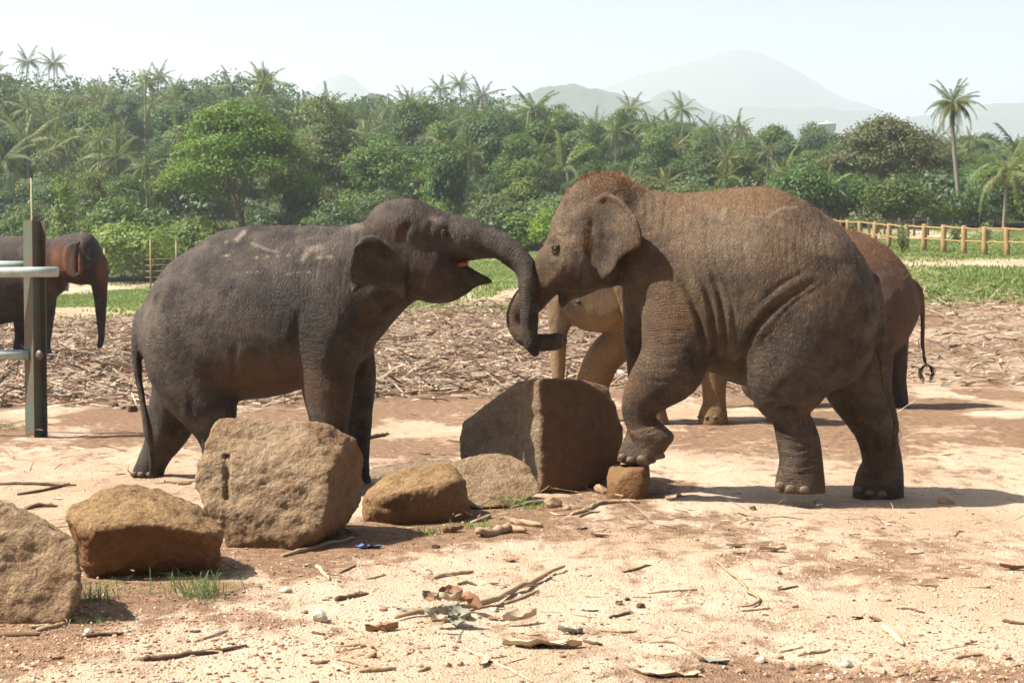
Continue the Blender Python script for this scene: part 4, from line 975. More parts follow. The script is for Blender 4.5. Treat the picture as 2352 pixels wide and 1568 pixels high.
boulder('pale tan slab boulder with a flat lit face at the near end of the row',
        [[(-140, 1120, 7.15), (-140, 1450, 6.95), (0, 1152, 7.12), (32, 1163, 7.1), (130, 1216, 7.05), (182, 1246, 7.02), (187, 1272, 6.98), (178, 1432, 6.93), (60, 1450, 6.9), (-20, 1455, 6.9),
          (0, 1150, 7.5), (120, 1200, 7.5), (165, 1240, 7.45), (160, 1410, 7.4), (-140, 1110, 7.5), (-140, 1430, 7.4)]], M_rock_tan, 3, None, 0.0115, 0.022, 0.02, 0.06)
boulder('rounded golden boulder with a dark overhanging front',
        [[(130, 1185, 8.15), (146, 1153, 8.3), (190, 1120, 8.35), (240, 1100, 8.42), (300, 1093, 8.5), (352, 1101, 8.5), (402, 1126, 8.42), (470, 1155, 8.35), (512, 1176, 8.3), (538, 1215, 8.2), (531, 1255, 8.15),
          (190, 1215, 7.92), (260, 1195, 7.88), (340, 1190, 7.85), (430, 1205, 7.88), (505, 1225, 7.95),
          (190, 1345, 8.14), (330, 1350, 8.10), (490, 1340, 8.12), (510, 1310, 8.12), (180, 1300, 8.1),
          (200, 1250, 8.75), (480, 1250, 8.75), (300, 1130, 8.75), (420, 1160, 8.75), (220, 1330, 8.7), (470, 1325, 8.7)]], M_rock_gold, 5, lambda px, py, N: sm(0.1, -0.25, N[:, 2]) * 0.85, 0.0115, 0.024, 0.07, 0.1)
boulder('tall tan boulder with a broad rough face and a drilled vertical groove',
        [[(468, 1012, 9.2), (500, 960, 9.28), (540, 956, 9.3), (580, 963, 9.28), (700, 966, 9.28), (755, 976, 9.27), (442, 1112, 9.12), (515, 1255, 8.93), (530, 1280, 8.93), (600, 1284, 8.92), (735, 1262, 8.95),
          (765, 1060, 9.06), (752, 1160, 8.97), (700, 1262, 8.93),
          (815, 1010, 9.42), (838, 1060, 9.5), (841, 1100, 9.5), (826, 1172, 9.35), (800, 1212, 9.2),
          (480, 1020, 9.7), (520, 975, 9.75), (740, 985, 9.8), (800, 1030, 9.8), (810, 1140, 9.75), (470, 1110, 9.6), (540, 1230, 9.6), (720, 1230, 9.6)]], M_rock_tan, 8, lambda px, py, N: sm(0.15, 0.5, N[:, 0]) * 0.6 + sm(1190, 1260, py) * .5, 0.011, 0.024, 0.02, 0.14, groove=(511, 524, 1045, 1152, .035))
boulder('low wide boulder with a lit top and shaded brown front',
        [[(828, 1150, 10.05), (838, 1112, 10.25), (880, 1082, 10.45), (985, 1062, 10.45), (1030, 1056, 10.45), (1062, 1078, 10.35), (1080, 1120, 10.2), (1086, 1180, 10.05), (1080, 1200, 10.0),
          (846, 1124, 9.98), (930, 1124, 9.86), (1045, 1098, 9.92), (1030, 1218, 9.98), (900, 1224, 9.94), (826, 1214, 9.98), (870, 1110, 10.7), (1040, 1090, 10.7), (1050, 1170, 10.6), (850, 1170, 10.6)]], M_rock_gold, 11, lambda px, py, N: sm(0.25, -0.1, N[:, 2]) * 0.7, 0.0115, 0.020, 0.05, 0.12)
boulder('flat pale boulder with a smooth sunlit face leaning on the split block',
        [[(1030, 1058, 10.9), (1082, 1041, 11.0), (1130, 1035, 11.05), (1180, 1041, 11.05), (1214, 1066, 11.0), (1240, 1108, 10.9), (1258, 1137, 10.75), (1220, 1152, 10.68), (1200, 1170, 10.62), (1150, 1182, 10.55), (1090, 1172, 10.58), (1040, 1140, 10.65),
          (1050, 1070, 11.25), (1180, 1060, 11.25), (1230, 1120, 11.15), (1050, 1150, 11.1), (1200, 1150, 11.1)]], M_rock_tan, 14, None, 0.0115, 0.016, 0.025, 0.05)
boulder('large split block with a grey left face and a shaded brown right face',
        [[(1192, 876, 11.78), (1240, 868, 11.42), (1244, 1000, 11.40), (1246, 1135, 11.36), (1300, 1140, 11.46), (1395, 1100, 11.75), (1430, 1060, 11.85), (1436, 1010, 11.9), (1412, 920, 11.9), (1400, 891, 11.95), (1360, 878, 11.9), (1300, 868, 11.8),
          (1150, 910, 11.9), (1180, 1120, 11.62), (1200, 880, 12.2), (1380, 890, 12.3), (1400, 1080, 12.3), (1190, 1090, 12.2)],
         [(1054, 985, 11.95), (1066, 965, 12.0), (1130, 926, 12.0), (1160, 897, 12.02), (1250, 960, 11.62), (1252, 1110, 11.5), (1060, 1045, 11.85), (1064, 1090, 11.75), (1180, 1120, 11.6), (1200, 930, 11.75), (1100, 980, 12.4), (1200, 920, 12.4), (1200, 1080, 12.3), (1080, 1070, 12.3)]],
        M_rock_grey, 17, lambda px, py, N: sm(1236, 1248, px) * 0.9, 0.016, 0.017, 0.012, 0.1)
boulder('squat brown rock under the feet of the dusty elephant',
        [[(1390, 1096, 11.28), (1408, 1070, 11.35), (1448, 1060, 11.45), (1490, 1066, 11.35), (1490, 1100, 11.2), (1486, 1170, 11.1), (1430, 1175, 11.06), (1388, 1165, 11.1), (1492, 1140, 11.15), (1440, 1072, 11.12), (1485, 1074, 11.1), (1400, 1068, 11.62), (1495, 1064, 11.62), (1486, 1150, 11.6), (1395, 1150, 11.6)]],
        M_rock_gold, 20, lambda px, py, N: 0.55 + 0.35 * sm(0.6, 0.1, N[:, 2]), 0.012, 0.012, 0.03, 0.08)  # browner all over: shadow of block and elephant painted in
boulder('flat grey slab lying behind the low wide boulder',
        [[(842, 1078, 11.2), (900, 1063, 11.3), (985, 1053, 11.35), (1045, 1052, 11.35), (1050, 1090, 11.0), (960, 1100, 10.85), (850, 1105, 10.9), (860, 1072, 11.7), (1030, 1050, 11.7), (1030, 1085, 11.6), (860, 1095, 11.6)]],
        M_rock_grey, 23, None, 0.0115, 0.012, 0.03, 0.05)

# groove drilled down the tall boulder: a shallow half-round channel cut as its own part
# ---------------------------------------------------------------- vegetation
def leaf_material(name, c1, c2, c3, trans=0.35, bright=1.0):
    t = NT(name); g = t.pos()
    rnd = t.n('ShaderNodeObjectInfo').outputs['Random']
    n = t.noise(g, 0.45, 3, 0.6); n2 = t.noise(g, 3.0, 2, 0.6)
    col = t.mix(t.ramp(n2, [(0.3, 0.0), (0.7, 1.0)]), c1, c2)
    col = t.mix(t.ramp(n, [(0.45, 0.0), (0.7, 0.8)]), col, c3)
    hsv = t.n('ShaderNodeHueSaturation'); t.l(col, hsv.inputs['Color'])
    t.l(t.math('ADD', 0.475, t.math('MULTIPLY', rnd, 0.05)), hsv.inputs['Hue'])
    t.l(t.math('ADD', 0.75 * bright, t.math('MULTIPLY', t.math('FRACT', t.math('MULTIPLY', rnd, 17.3)), 0.55 * bright)), hsv.inputs['Value'])
    t.l(t.math('ADD', 0.8, t.math('MULTIPLY', t.math('FRACT', t.math('MULTIPLY', rnd, 7.7)), 0.3)), hsv.inputs['Saturation'])
    col = hsv.outputs[0]
    t.done(col, 0.5, None, 0.35)
    tr = t.n('ShaderNodeBsdfTranslucent'); t.l(t.mix(0.5, col, (0.16, 0.22, 0.03)), tr.inputs[0])
    ms = t.n('ShaderNodeMixShader'); ms.inputs[0].default_value = trans
    t.l(t.b.outputs[0], ms.inputs[1]); t.l(tr.outputs[0], ms.inputs[2]); t.l(ms.outputs[0], t.out.inputs[0])
    return t.m
M_leaf_mid = leaf_material('broad_leaf_green', (0.0546, 0.1105, 0.0182), (0.1105, 0.1885, 0.0338), (0.156, 0.2145, 0.0468), .38)
M_leaf_dark = leaf_material('dark_leaf_green', (0.0351, 0.0806, 0.0195), (0.0715, 0.1365, 0.0286), (0.0975, 0.156, 0.039), 0.32)
M_leaf_pale = leaf_material('pale_leaf_green', (0.0845, 0.1365, 0.0364), (0.1625, 0.2145, 0.0676), (0.195, 0.2275, 0.0715), .38)
M_leaf_bright = leaf_material('bright_leaf_green', (0.091, 0.1755, 0.0156), (0.1885, 0.2925, 0.0286), (0.234, 0.286, 0.039), 0.42)
M_leaf_olive = leaf_material('olive_leaf', (0.055, 0.085, 0.022), (0.115, 0.145, 0.040), (0.16, 0.16, 0.055), 0.32)
M_frond = leaf_material('palm_frond_green', (0.0715, 0.1105, 0.0234), (0.1495, 0.1885, 0.0416), (0.234, 0.2405, 0.078), 0.35)
M_bark = flat_mat('grey_bark', (0.20, 0.17, 0.13), (0.10, 0.08, 0.06), 4, 0.9, 0.5, 0.03)
M_palmbark = flat_mat('pale_palm_bark', (0.30, 0.26, 0.21), (0.17, 0.145, 0.115), 3, 0.9, 0.5, 0.03, stretch=(1, 1, 4))
M_coconut = flat_mat('coconut_husk', (0.25, 0.20, 0.04), (0.20, 0.10, 0.03), 3, 0.6, 0.2, 0.02)

def leaves(C, N, size, seed, aspect=0.55):
    """kite-shaped leaves at C, facing N"""
    g = np.random.default_rng(seed); n = len(C)
    N = N + g.normal(size=(n, 3)) * 0.45; N /= np.linalg.norm(N, axis=1)[:, None] + 1e-9
    T = np.cross(N, g.normal(size=(n, 3))); T /= np.linalg.norm(T, axis=1)[:, None] + 1e-9
    T[:, 2] -= 0.35; T /= np.linalg.norm(T, axis=1)[:, None] + 1e-9
    B = np.cross(N, T); L = (size * (0.6 + 0.8 * g.random(n)))[:, None]
    V = np.stack([C - T * L * .5, C + B * L * aspect * .5 - N * L * .08, C + T * L * .5, C - B * L * aspect * .5 - N * L * .08], 1)
    return V.reshape(-1, 3), np.arange(n * 4).reshape(n, 4)

def crown_points(seed, lobes, nclump, per, rc, droop=0.2):
    """lobes: (x,y,z,rx,rz). clumps sit on the lobes' shells, leaves fill the clumps"""
    g = np.random.default_rng(seed); lobes = np.array(lobes, float)
    area = lobes[:, 3] * lobes[:, 4]; pick = g.choice(len(lobes), nclump, p=area / area.sum())
    d = g.normal(size=(nclump, 3)); d[:, 2] = np.where(d[:, 2] < -0.25, -d[:, 2], d[:, 2]); d /= np.linalg.norm(d, axis=1)[:, None]
    l = lobes[pick]; rad = (0.62 + 0.42 * g.random(nclump) ** 0.6)[:, None]
    cc = l[:, :3] + d * np.stack([l[:, 3], l[:, 3], l[:, 4]], 1) * rad
    off = g.normal(size=(nclump, per, 3)) * rc * (0.6 + 0.8 * g.random((nclump, 1, 1))) * np.array([1, 1, 0.6])
    C = (cc[:, None] + off).reshape(-1, 3)
    N = (np.repeat(d, per, 0) * 0.6 + off.reshape(-1, 3) / rc * 0.4 + np.array([0, 0, 0.45]))
    return C, N, cc
def make_tree(kind, seed, h, r, dens=1.0, leaf=0.34):
    """returns (trunk V,F), (crown V,F) for a tree of height h and crown radius r"""
    g = np.random.default_rng(seed); lobes = []
    if kind == 'round':
        for i in range(9):
            a = g.random() * 6.28; q = r * 0.55 * math.sqrt(g.random()); z = h * (0.26 + 0.55 * g.random())
            lobes.append((q * math.cos(a), q * math.sin(a), z, r * (0.36 + .2 * g.random()), r * (0.30 + .16 * g.random())))
        lobes.append((0, 0, h - r * .42, r * .45, r * .42))
    elif kind == 'tall':
        for i in range(10):
            t = i / 9; a = i * 2.4; q = r * 0.5 * (1 - t * .75)
            lobes.append((q * math.cos(a), q * math.sin(a), h * (0.34 + 0.58 * t), r * (0.62 - .34 * t), r * .36))
    elif kind == 'spread':
        for i in range(11):
            a = i * 2.4 + g.random(); q = r * (0.25 + 0.6 * (i / 10)); z = h * (0.92 - 0.34 * (i / 10) * g.random() - .05 * g.random())
            lobes.append((q * math.cos(a), q * math.sin(a), z, r * (0.30 + .12 * g.random()), r * 0.17))
    elif kind == 'bush':
        for i in range(9):
            a = g.random() * 6.28; q = r * 0.65 * math.sqrt(g.random()); z = h * (0.22 + 0.5 * g.random() * (1 - q / r * .5))
            lobes.append((q * math.cos(a), q * math.sin(a), z, r * .38, h * .24))
    elif kind == 'layer':
        for i in range(8):
            a = i * 2.4; q = r * 0.55 * (0.4 + .6 * g.random()); lobes.append((q * math.cos(a), q * math.sin(a), h * (0.5 + .07 * i), r * .36, r * .10))
    elif kind == 'big':                                     # broad old tree: many overlapping flat domes
        for i in range(22):
            a = i * 2.4 + g.random() * .5; t = i / 21; q = r * 0.78 * math.sqrt(t); z = h * (0.88 - 0.50 * t * (0.55 + .6 * g.random()))
            lobes.append((q * math.cos(a), q * math.sin(a), z, r * (0.26 + .10 * g.random()), r * (0.15 + .07 * g.random())))
        lobes.append((0, 0, h * .85, r * .35, r * .22))
    vol = sum(l[3] * l[4] for l in lobes)
    ncl = int(max(40, 26 * vol * dens)); per = 13
    C, N, cc = crown_points(seed, lobes, ncl, per, 0.42 * max(leaf / .34, .8))
    Vc, Fc = leaves(C, N, leaf, seed)
    parts = []
    top = h * 0.72; tw = np.array([(g.normal() * .12 * i, g.normal() * .12 * i, top * i / 5) for i in range(6)]); r0 = 0.035 * h * (0.5 if kind == 'bush' else 1) * .6
    parts.append(tube(tw, np.linspace(r0, r0 * .35, 6) * np.array([1.5, 1, 1, 1, 1, 1]), 7))
    for l in lobes[:12]:
        st = tw[2 + int(g.integers(0, 3))]; e = np.array(l[:3]); m = (st + e) / 2 + np.array([0, 0, -0.04 * h]); parts.append(tube(crom(np.array([st, m, e]), 3), np.linspace(r0 * .4, r0 * .08, 7), 5))
    Vt, Ft = cat_mesh(parts); return (Vt, Ft), (Vc, Fc)

TREES = {}
def reg(key, kind, seed, h, r, mat, dens=1.0, leaf=0.34):
    t, c = make_tree(kind, seed, h, r, dens, leaf)
    TREES[key] = (mesh_np('trunk', *t, M_bark), mesh_np('crown', *c, mat, False), h, r)
for i in range(3):
    reg('round%d' % i, 'round', 100 + i, 10.5, 4.2, M_leaf_mid, 1.0); reg('dark%d' % i, 'round', 110 + i, 10, 4.0, M_leaf_dark, 1.15)
for i in range(2):
    reg('pale%d' % i, 'round', 120 + i, 9.5, 4.0, M_leaf_pale, 0.8); reg('tall%d' % i, 'tall', 130 + i, 14.5, 3.7, M_leaf_mid, 1.0)
    reg('bush%d' % i, 'bush', 140 + i, 5, 3.4, M_leaf_mid, 1.1, 0.30); reg('shrub%d' % i, 'bush', 145 + i, 4.2, 3.2, M_leaf_bright, 1.1, 0.28)
    reg('bright%d' % i, 'round', 150 + i, 8.5, 3.6, M_leaf_bright, 0.9, 0.3)
reg('layer', 'layer', 160, 13, 4.2, M_leaf_pale, 1.3); reg('olive', 'big', 165, 8.0, 5.2, M_leaf_olive, 1.5, 0.26); reg('spread', 'big', 170, 13.0, 6.4, M_leaf_bright, 1.55, 0.30)
reg('spreadmid', 'big', 171, 11.5, 6.0, M_leaf_mid, 1.3, 0.32); reg('sapling', 'tall', 175, 7, 1.5, M_leaf_bright, 1.2, 0.24)
NAMES = {'round': ('broadleaf_tree', 'mid-green round-crowned tree', 'mid-green hillside trees'), 'dark': ('broadleaf_tree', 'dark green dense-crowned tree', 'dark hillside trees'),
         'pale': ('broadleaf_tree', 'pale grey-green loose-leaved tree', 'pale hillside trees'), 'tall': ('broadleaf_tree', 'tall narrow tree', 'tall hillside trees'),
         'bush': ('bush', 'mid-green bush at the forest edge', 'bushes along the forest edge'), 'shrub': ('bush', 'bright green bush at the forest edge', 'bright bushes along the forest edge'),
         'bright': ('broadleaf_tree', 'bright green leafy tree', 'bright trees at the foot of the slope')}
def where(X, Y):
    c = X / Y * FOC + CX
    up = 'low on the slope' if Y < 150 else 'halfway up the slope' if Y < 200 else 'high on the slope'
    by = 'behind the steel post' if c < 130 else 'behind the rusty elephant' if c < 330 else "behind the open-mouthed elephant's rump" if c < 620 else "behind the open-mouthed elephant's shoulders" if c < 860 else "behind the open-mouthed elephant's head" if c < 1100 else 'behind the meeting trunks' if c < 1240 else "behind the dusty elephant's head" if c < 1500 else "behind the dusty elephant's shoulders" if c < 1720 else "behind the dusty elephant's rump" if c < 1930 else 'beyond the log fence'
    return up, by
def plant(key, X, Y, s=1.0, rz=None, label=None, group=None, name=None, sz=None):
    tm, cm, h, r = TREES[key]; base = key.rstrip('0123456789')
    nm, lb, gp = NAMES.get(base, ('broadleaf_tree', None, None))
    z = float(terrain(X, Y)) - 0.15
    rt = empty(name or nm, (X, Y, z), rng.random() * 6.28 if rz is None else rz); rt.scale = (s, s, sz or s * (0.9 + .25 * rng.random()))
    if not label:
        up, by = where(X, Y); lab = lb + ' ' + by if 'bush' in nm else lb + ' ' + up + ' ' + by; gp = gp + ' ' + (by if 'bush' in nm else up + ' ' + by)
    tag(rt, label or lab, 'bush' if 'bush' in (name or nm) else 'tree', (group if label else gp))
    obj('trunk', tm, rt); obj('crown', cm, rt); return rt
def at_col(x, Y): return (x - CX) / FOC * Y

# --- palms
def frond_mesh(L, arch, seed, nl=26, wide=0.62, hang=0.55):
    """one feather frond along +X, arching down; leaflets hang from the midrib"""
    g = np.random.default_rng(seed); t = np.linspace(0, 1, 12)
    x = L * (t - 0.12 * arch * t ** 3); z = L * (0.30 * t * (1 - .2 * arch) - arch * 0.62 * t ** 2.2); c = np.stack([x, np.zeros(12), z], 1)
    V, F = [], []
    Vr, Fr = tube(c, np.linspace(0.045, 0.010, 12), 4, False); V.append(Vr); F.append(Fr); n = len(Vr)
    tt = np.linspace(0.10, 0.995, nl)
    for sd in (-1, 1):
        for q in tt:
            p = np.array([np.interp(q, t, c[:, i]) for i in range(3)]); d = np.array([np.interp(min(q + .05, 1), t, c[:, i]) for i in range(3)]) - p; d /= np.linalg.norm(d) + 1e-9
            ln = L * 0.24 * math.sin(min(q * 1.15 + .25, 1) * math.pi * .78 + .28) * (0.85 + .3 * g.random()) + .12; w = 0.045 + .02 * g.random()
            dr = np.array([d[0] * .75, sd * wide, d[2] * .6 - hang * (0.35 + .5 * g.random())]); dr /= np.linalg.norm(dr)
            m = p + dr * ln * .55; e = p + dr * ln * .9 + np.array([0, 0, -ln * .28])
            V.append(np.array([p - d * w, p + d * w, m + d * w, m - d * w, e])); F.append(np.array([[n, n + 1, n + 2, n + 3], [n + 3, n + 2, n + 4, n + 4]])); n += 5
    V = np.concatenate(V); F = np.concatenate([f for f in F])
    tri = F[:, 2] == F[:, 3]
    return V, [F[~tri], F[tri][:, :3]]
FR = [mesh_np('frond', *frond_mesh(4.4, a, 200 + i, 24, .62, hg), M_frond, False) for i, (a, hg) in enumerate(((0.35, .5), (0.8, .7), (1.25, .85), (1.6, 1.0)))]
def palm_trunk(h, lean, seed, r0=0.17):
    t = np.linspace(0, 1, 12); p = np.stack([lean[0] * t ** 1.7, lean[1] * t ** 1.7, h * t], 1)
    rad = np.interp(t, [0, .06, .2, 1], [r0 * 1.7, r0 * 1.15, r0, r0 * .72]); return p, tube(p, rad, 8, True, .12, seed)
PT = []
for i, (h, ln) in enumerate(((13, (.9, .2)), (11, (-.8, .3)), (9, (.3, -.4)), (15.5, (-.9, 0)))):
    p, m = palm_trunk(h, ln, i); PT.append((p[-1], mesh_np('trunk', *m, M_palmbark)))
NUT = mesh_np('coconuts', *cat_mesh([tuple((lambda e: (e[0] + np.array([.22 * math.cos(a), .22 * math.sin(a), -.3 - .12 * (k % 2)]), e[1]))(ellipsoid(.13, .13, .16, 7, 5))) for k, a in enumerate(np.arange(8) * .785)]), M_coconut)
def frond_layout(seed, n=20):
    g = np.random.default_rng(seed); out = []
    for k in range(n):
        t = k / (n - 1); a = k * 2.399 + g.normal() * .15; pit = -R(60) + R(86) * t ** 0.52 + g.normal() * .1
        kind = 0 if t < .3 else 1 if t < .6 else 2 if t < .85 else 3
        out.append((a, pit, kind, 0.8 + .3 * g.random() * (1 if t > .15 else .8)))
    return out
CROWN_ME = []
for sd in range(4):
    Vs, Q4, T3, n = [], [], [], 0
    for (a, pit, kind, s) in frond_layout(300 + sd, 17):
        me = FR[kind]; co = np.empty(len(me.vertices) * 3, np.float32); me.vertices.foreach_get('co', co); co = co.reshape(-1, 3) * s
        cp, sp_ = math.cos(pit), math.sin(pit); ca, sa = math.cos(a), math.sin(a)
        x = co[:, 0] * cp + co[:, 2] * sp_; z = -co[:, 0] * sp_ + co[:, 2] * cp; y = co[:, 1]
        Vs.append(np.stack([x * ca - y * sa, x * sa + y * ca, z], 1))
        for f in me.polygons:
            (Q4 if len(f.vertices) == 4 else T3).append([v + n for v in f.vertices])
        n += len(co)
    CROWN_ME.append(mesh_np('crown', np.concatenate(Vs), [np.array(Q4), np.array(T3)], M_frond, False))
def palm(X, Y, ti, s=1.0, label=None, group=None, each=False, seed=0, sc=1.0, z=None, rz=None, nfr=19, name='coconut_palm'):
    zz = float(terrain(X, Y)) - .1 if z is None else z
    rt = empty(name, (X, Y, zz), rng.random() * 6.28 if rz is None else rz); rt.scale = (s, s, s)
    up, by = where(X, Y)
    tag(rt, label or 'coconut palm among trees ' + up + ' ' + by, 'palm tree', group if label else 'coconut palms ' + up + ' ' + by)
    top, tm = PT[ti]; obj('trunk', tm, rt)
    if each:
        for (a, pit, kind, fs) in frond_layout(seed, nfr): obj('frond', FR[kind], rt, top, (0, pit, a), (fs * sc,) * 3)
        obj('coconuts', NUT, rt, top)
    else: obj('crown', CROWN_ME[seed % 4], rt, top, (0, 0, seed * 1.3), (sc, sc, sc))
    return rt

# --- named trees, set from the photograph
plant('spread', at_col(545, 124), 124, 1.0, 0.4, 'broad bright green tree spreading above the back of the open-mouthed elephant', None, 'broadleaf_tree', .98)
plant('olive', at_col(2030, 128), 128, 1.06, 1.1, 'bushy olive-green tree behind the log fence left of the lone palm', None, 'broadleaf_tree', 1.0)
plant('layer', at_col(1290, 300), 300, 0.9, 0, 'slender tree with layered flat branches rising above the skyline', None)
plant('tall0', at_col(612, 262), 262, 0.86, 0, 'tall cone-shaped tree standing out on the crest behind the bright tree', None)
plant('sapling', at_col(150, 96), 96, 0.95, 0, 'thin light green sapling above the head of the rusty elephant', None, 'sapling_tree')
plant('spreadmid', at_col(2075, 260), 260, 0.9, 1, 'broad mid-green tree filling the gap beyond the olive tree', None)
plant('bright0', at_col(880, 133), 133, 1.0, 0, 'light green dome-shaped tree above the head of the open-mouthed elephant', None)
plant('dark1', at_col(1010, 128), 128, 0.72, 0, 'dark rounded tree right of the light dome-shaped one', None)
plant('shrub0', at_col(310, 112), 112, 1.35, 0, 'large bright bush beside the trunk of the rusty elephant', None, 'bush')
plant('pale0', at_col(745, 140), 140, 1.1, 0, 'pale silvery tree right of the broad bright tree', None)
def lone_palm():
    Y = 121; b = np.array([at_col(2206, Y), Y, 0]); b[2] = float(terrain(b[0], Y)) - .2
    k = Y / FOC; top = P(2188, 236, Y)
    t = np.linspace(0, 1, 16); pts = np.stack([b[0] + (top[0] - b[0]) * np.interp(t, [0, .25, .6, .85, 1], [0, .26, .72, .97, 1.0]), np.full(16, Y) + 0.2 * t, b[2] + (top[2] - b[2]) * t], 1)
    rt = empty('coconut_palm', b); tag(rt, 'lone tall coconut palm with a bare curved trunk standing above the fence', 'palm tree')
    V, F = tube(pts - b, np.interp(t, [0, .08, 1], [.26, .19, .14]), 9, True, .1, 3); obj('trunk', mesh_np('trunk', V, F, M_palmbark), rt)
    for (a, pit, kind, fs) in frond_layout(41, 30): obj('frond', FR[kind], rt, top - b, (0, pit, a), (fs * .56,) * 3)
    obj('coconuts', NUT, rt, top - b, (0, 0, 0), (1.1, 1.1, 1.1))
    g = np.random.default_rng(8)
    for k in range(7):                                                       # dead fronds hanging against the trunk
        obj('frond', FR[3], rt, top - b + np.array([0, 0, -.35]), (0, R(62 + 12 * g.random()), k * .9), (.42, .42, .42))
lone_palm()
for k, (x, y, Y, ti, s, lb) in enumerate([
    (2300, 395, 112, 2, .80, 'low spreading coconut palm behind the fence at the field corner'),
    (2360, 380, 130, 1, .95, 'taller coconut palm crowding the low spreading one by the fence'),
    (1290, 385, 150, 2, .92, 'coconut palm with long pale fronds above the head of the dusty elephant'),
    (1205, 255, 185, 3, 1.0, 'tall coconut palm with a pale trunk rising out of the slope between the two heads'),
    (1095, 280, 200, 0, 1.0, 'coconut palm leaning beside the tall pale-trunked palm'),
    (1440, 315, 205, 1, 1.0, 'coconut palm behind the crown of the dusty elephant'),
    (1065, 195, 330, 3, .9, 'tall palm breaking the skyline on the middle crest'),
    (1013, 205, 330, 0, .9, 'shorter palm beside the tallest one on the middle crest'),
    (940, 232, 330, 1, .9, 'palm at the left end of the middle crest'),
    (60, 145, 325, 3, .95, 'palm highest on the hill crest above the rusty elephant'),
    (130, 150, 325, 0, .9, 'palm on the hill crest next to the highest one'),
    (360, 180, 325, 0, .95, 'palm on the crest above the bright bush'),
    (415, 205, 320, 1, .9, 'palm on the crest left of the cone-shaped tree'),
    (75, 330, 165, 1, 1.0, 'large coconut palm above the steel post'),
    (150, 325, 170, 0, 1.0, 'large coconut palm right of the one above the post'),
    (20, 370, 155, 2, 1.0, 'coconut palm with drooping fronds left of the steel post'),
    (280, 365, 160, 2, 1.05, 'coconut palm with pale hanging fronds left of the bright tree'),
    (1790, 405, 150, 2, .85, 'small palm with drooping fronds above the back of the dusty elephant'),
    (1880, 440, 120, 2, .62, 'short slender palm close to the olive tree'),
    (2150, 380, 170, 1, .8, 'yellow-green palm beside the olive tree'),
    (1700, 380, 200, 0, .95, 'palm with upright fronds in the dip of the forest')]):
    X = at_col(x, Y); top = PT[ti][0]; zt = HCAM + (HOR - y) / FOC * Y
    palm(X, Y, ti, s, lb, None, True, 60 + k, 0.95, zt - top[2] * s - .0, k * 1.1)

# --- the rest of the wooded slope
occ = []
def free(X, Y, d):
    for (a, b, e) in occ:
        if (a - X) ** 2 + ((b - Y) * .8) ** 2 < (d + e) ** 2 * .25: return False
    return True
g2 = np.random.default_rng(77)
edge = []
for x in np.arange(-260, 2640, 62):                       # bushes along the forest edge
    xx = x + g2.normal() * 20
    if 2165 < xx < 2245: continue
    Y = 117 + g2.random() * 7; k = ('bush0', 'bush1', 'shrub0', 'bush0', 'shrub1')[int(g2.integers(0, 5))]
    s = (0.75 + .45 * g2.random()) * (0.85 if xx > 1500 else 1.15 if xx < 480 else .95)
    plant(k, at_col(xx, Y), Y, s)
nb_ = 0; np_ = 0; far_list = []
rows = np.concatenate([np.arange(126, 170, 7.5), np.arange(170, 300, 8.5), np.arange(300, 640, 15)])
for Y in rows:
    wdt = 5.8 if Y < 170 else 7.0 if Y < 300 else 9
    x0, x1 = at_col(-330, Y), at_col(2680, Y)
    for X in np.arange(x0, x1, wdt):
        X = X + g2.normal() * 1.8; Yy = Y + g2.normal() * 2.4; c = X / Yy * FOC + CX
        if Yy > np.interp(c, _c, _yc) + 40: continue
        lim = np.interp(c, [-400, 1200, 1500, 1900, 2400], [1.0, 1.0, .85, .72, .7])
        pal = g2.random() < np.interp(c, [0, 400, 800, 1300, 1700, 2300], [.36, .26, .16, .26, .36, .3])
        if 400 < c < 690 and Y < 136: continue
        if 1900 < c < 2170 and Y < 150: continue
        if 2160 < c < 2250 and Y < 140: continue
        near = np.interp(Y, [126, 150, 200], [.55, .72, 1.0])
        inview = -60 < c < 2420
        if inview and Y < 300 and pal and np_ < 105:
            palm(X, Yy, int(g2.integers(0, 4)), (0.62 + .18 * g2.random()) * lim * max(near, .7), each=False, seed=int(g2.integers(0, 99))); np_ += 1
        elif inview and Y < 300 and nb_ < 285:
            ks = ('round0', 'round1', 'dark0', 'dark1', 'pale0', 'round2', 'dark2', 'pale1', 'dark0', 'dark1', 'bright0' if Y < 160 else 'pale0', 'tall1' if Y > 180 else 'bright1')
            k = ks[int(g2.integers(0, len(ks)))]
            plant(k, X, Yy, (0.72 + .36 * g2.random()) * lim * near * (.8 if k[:4] == 'tall' else 1)); nb_ += 1
        else: far_list.append((X, Yy, lim * near, pal))
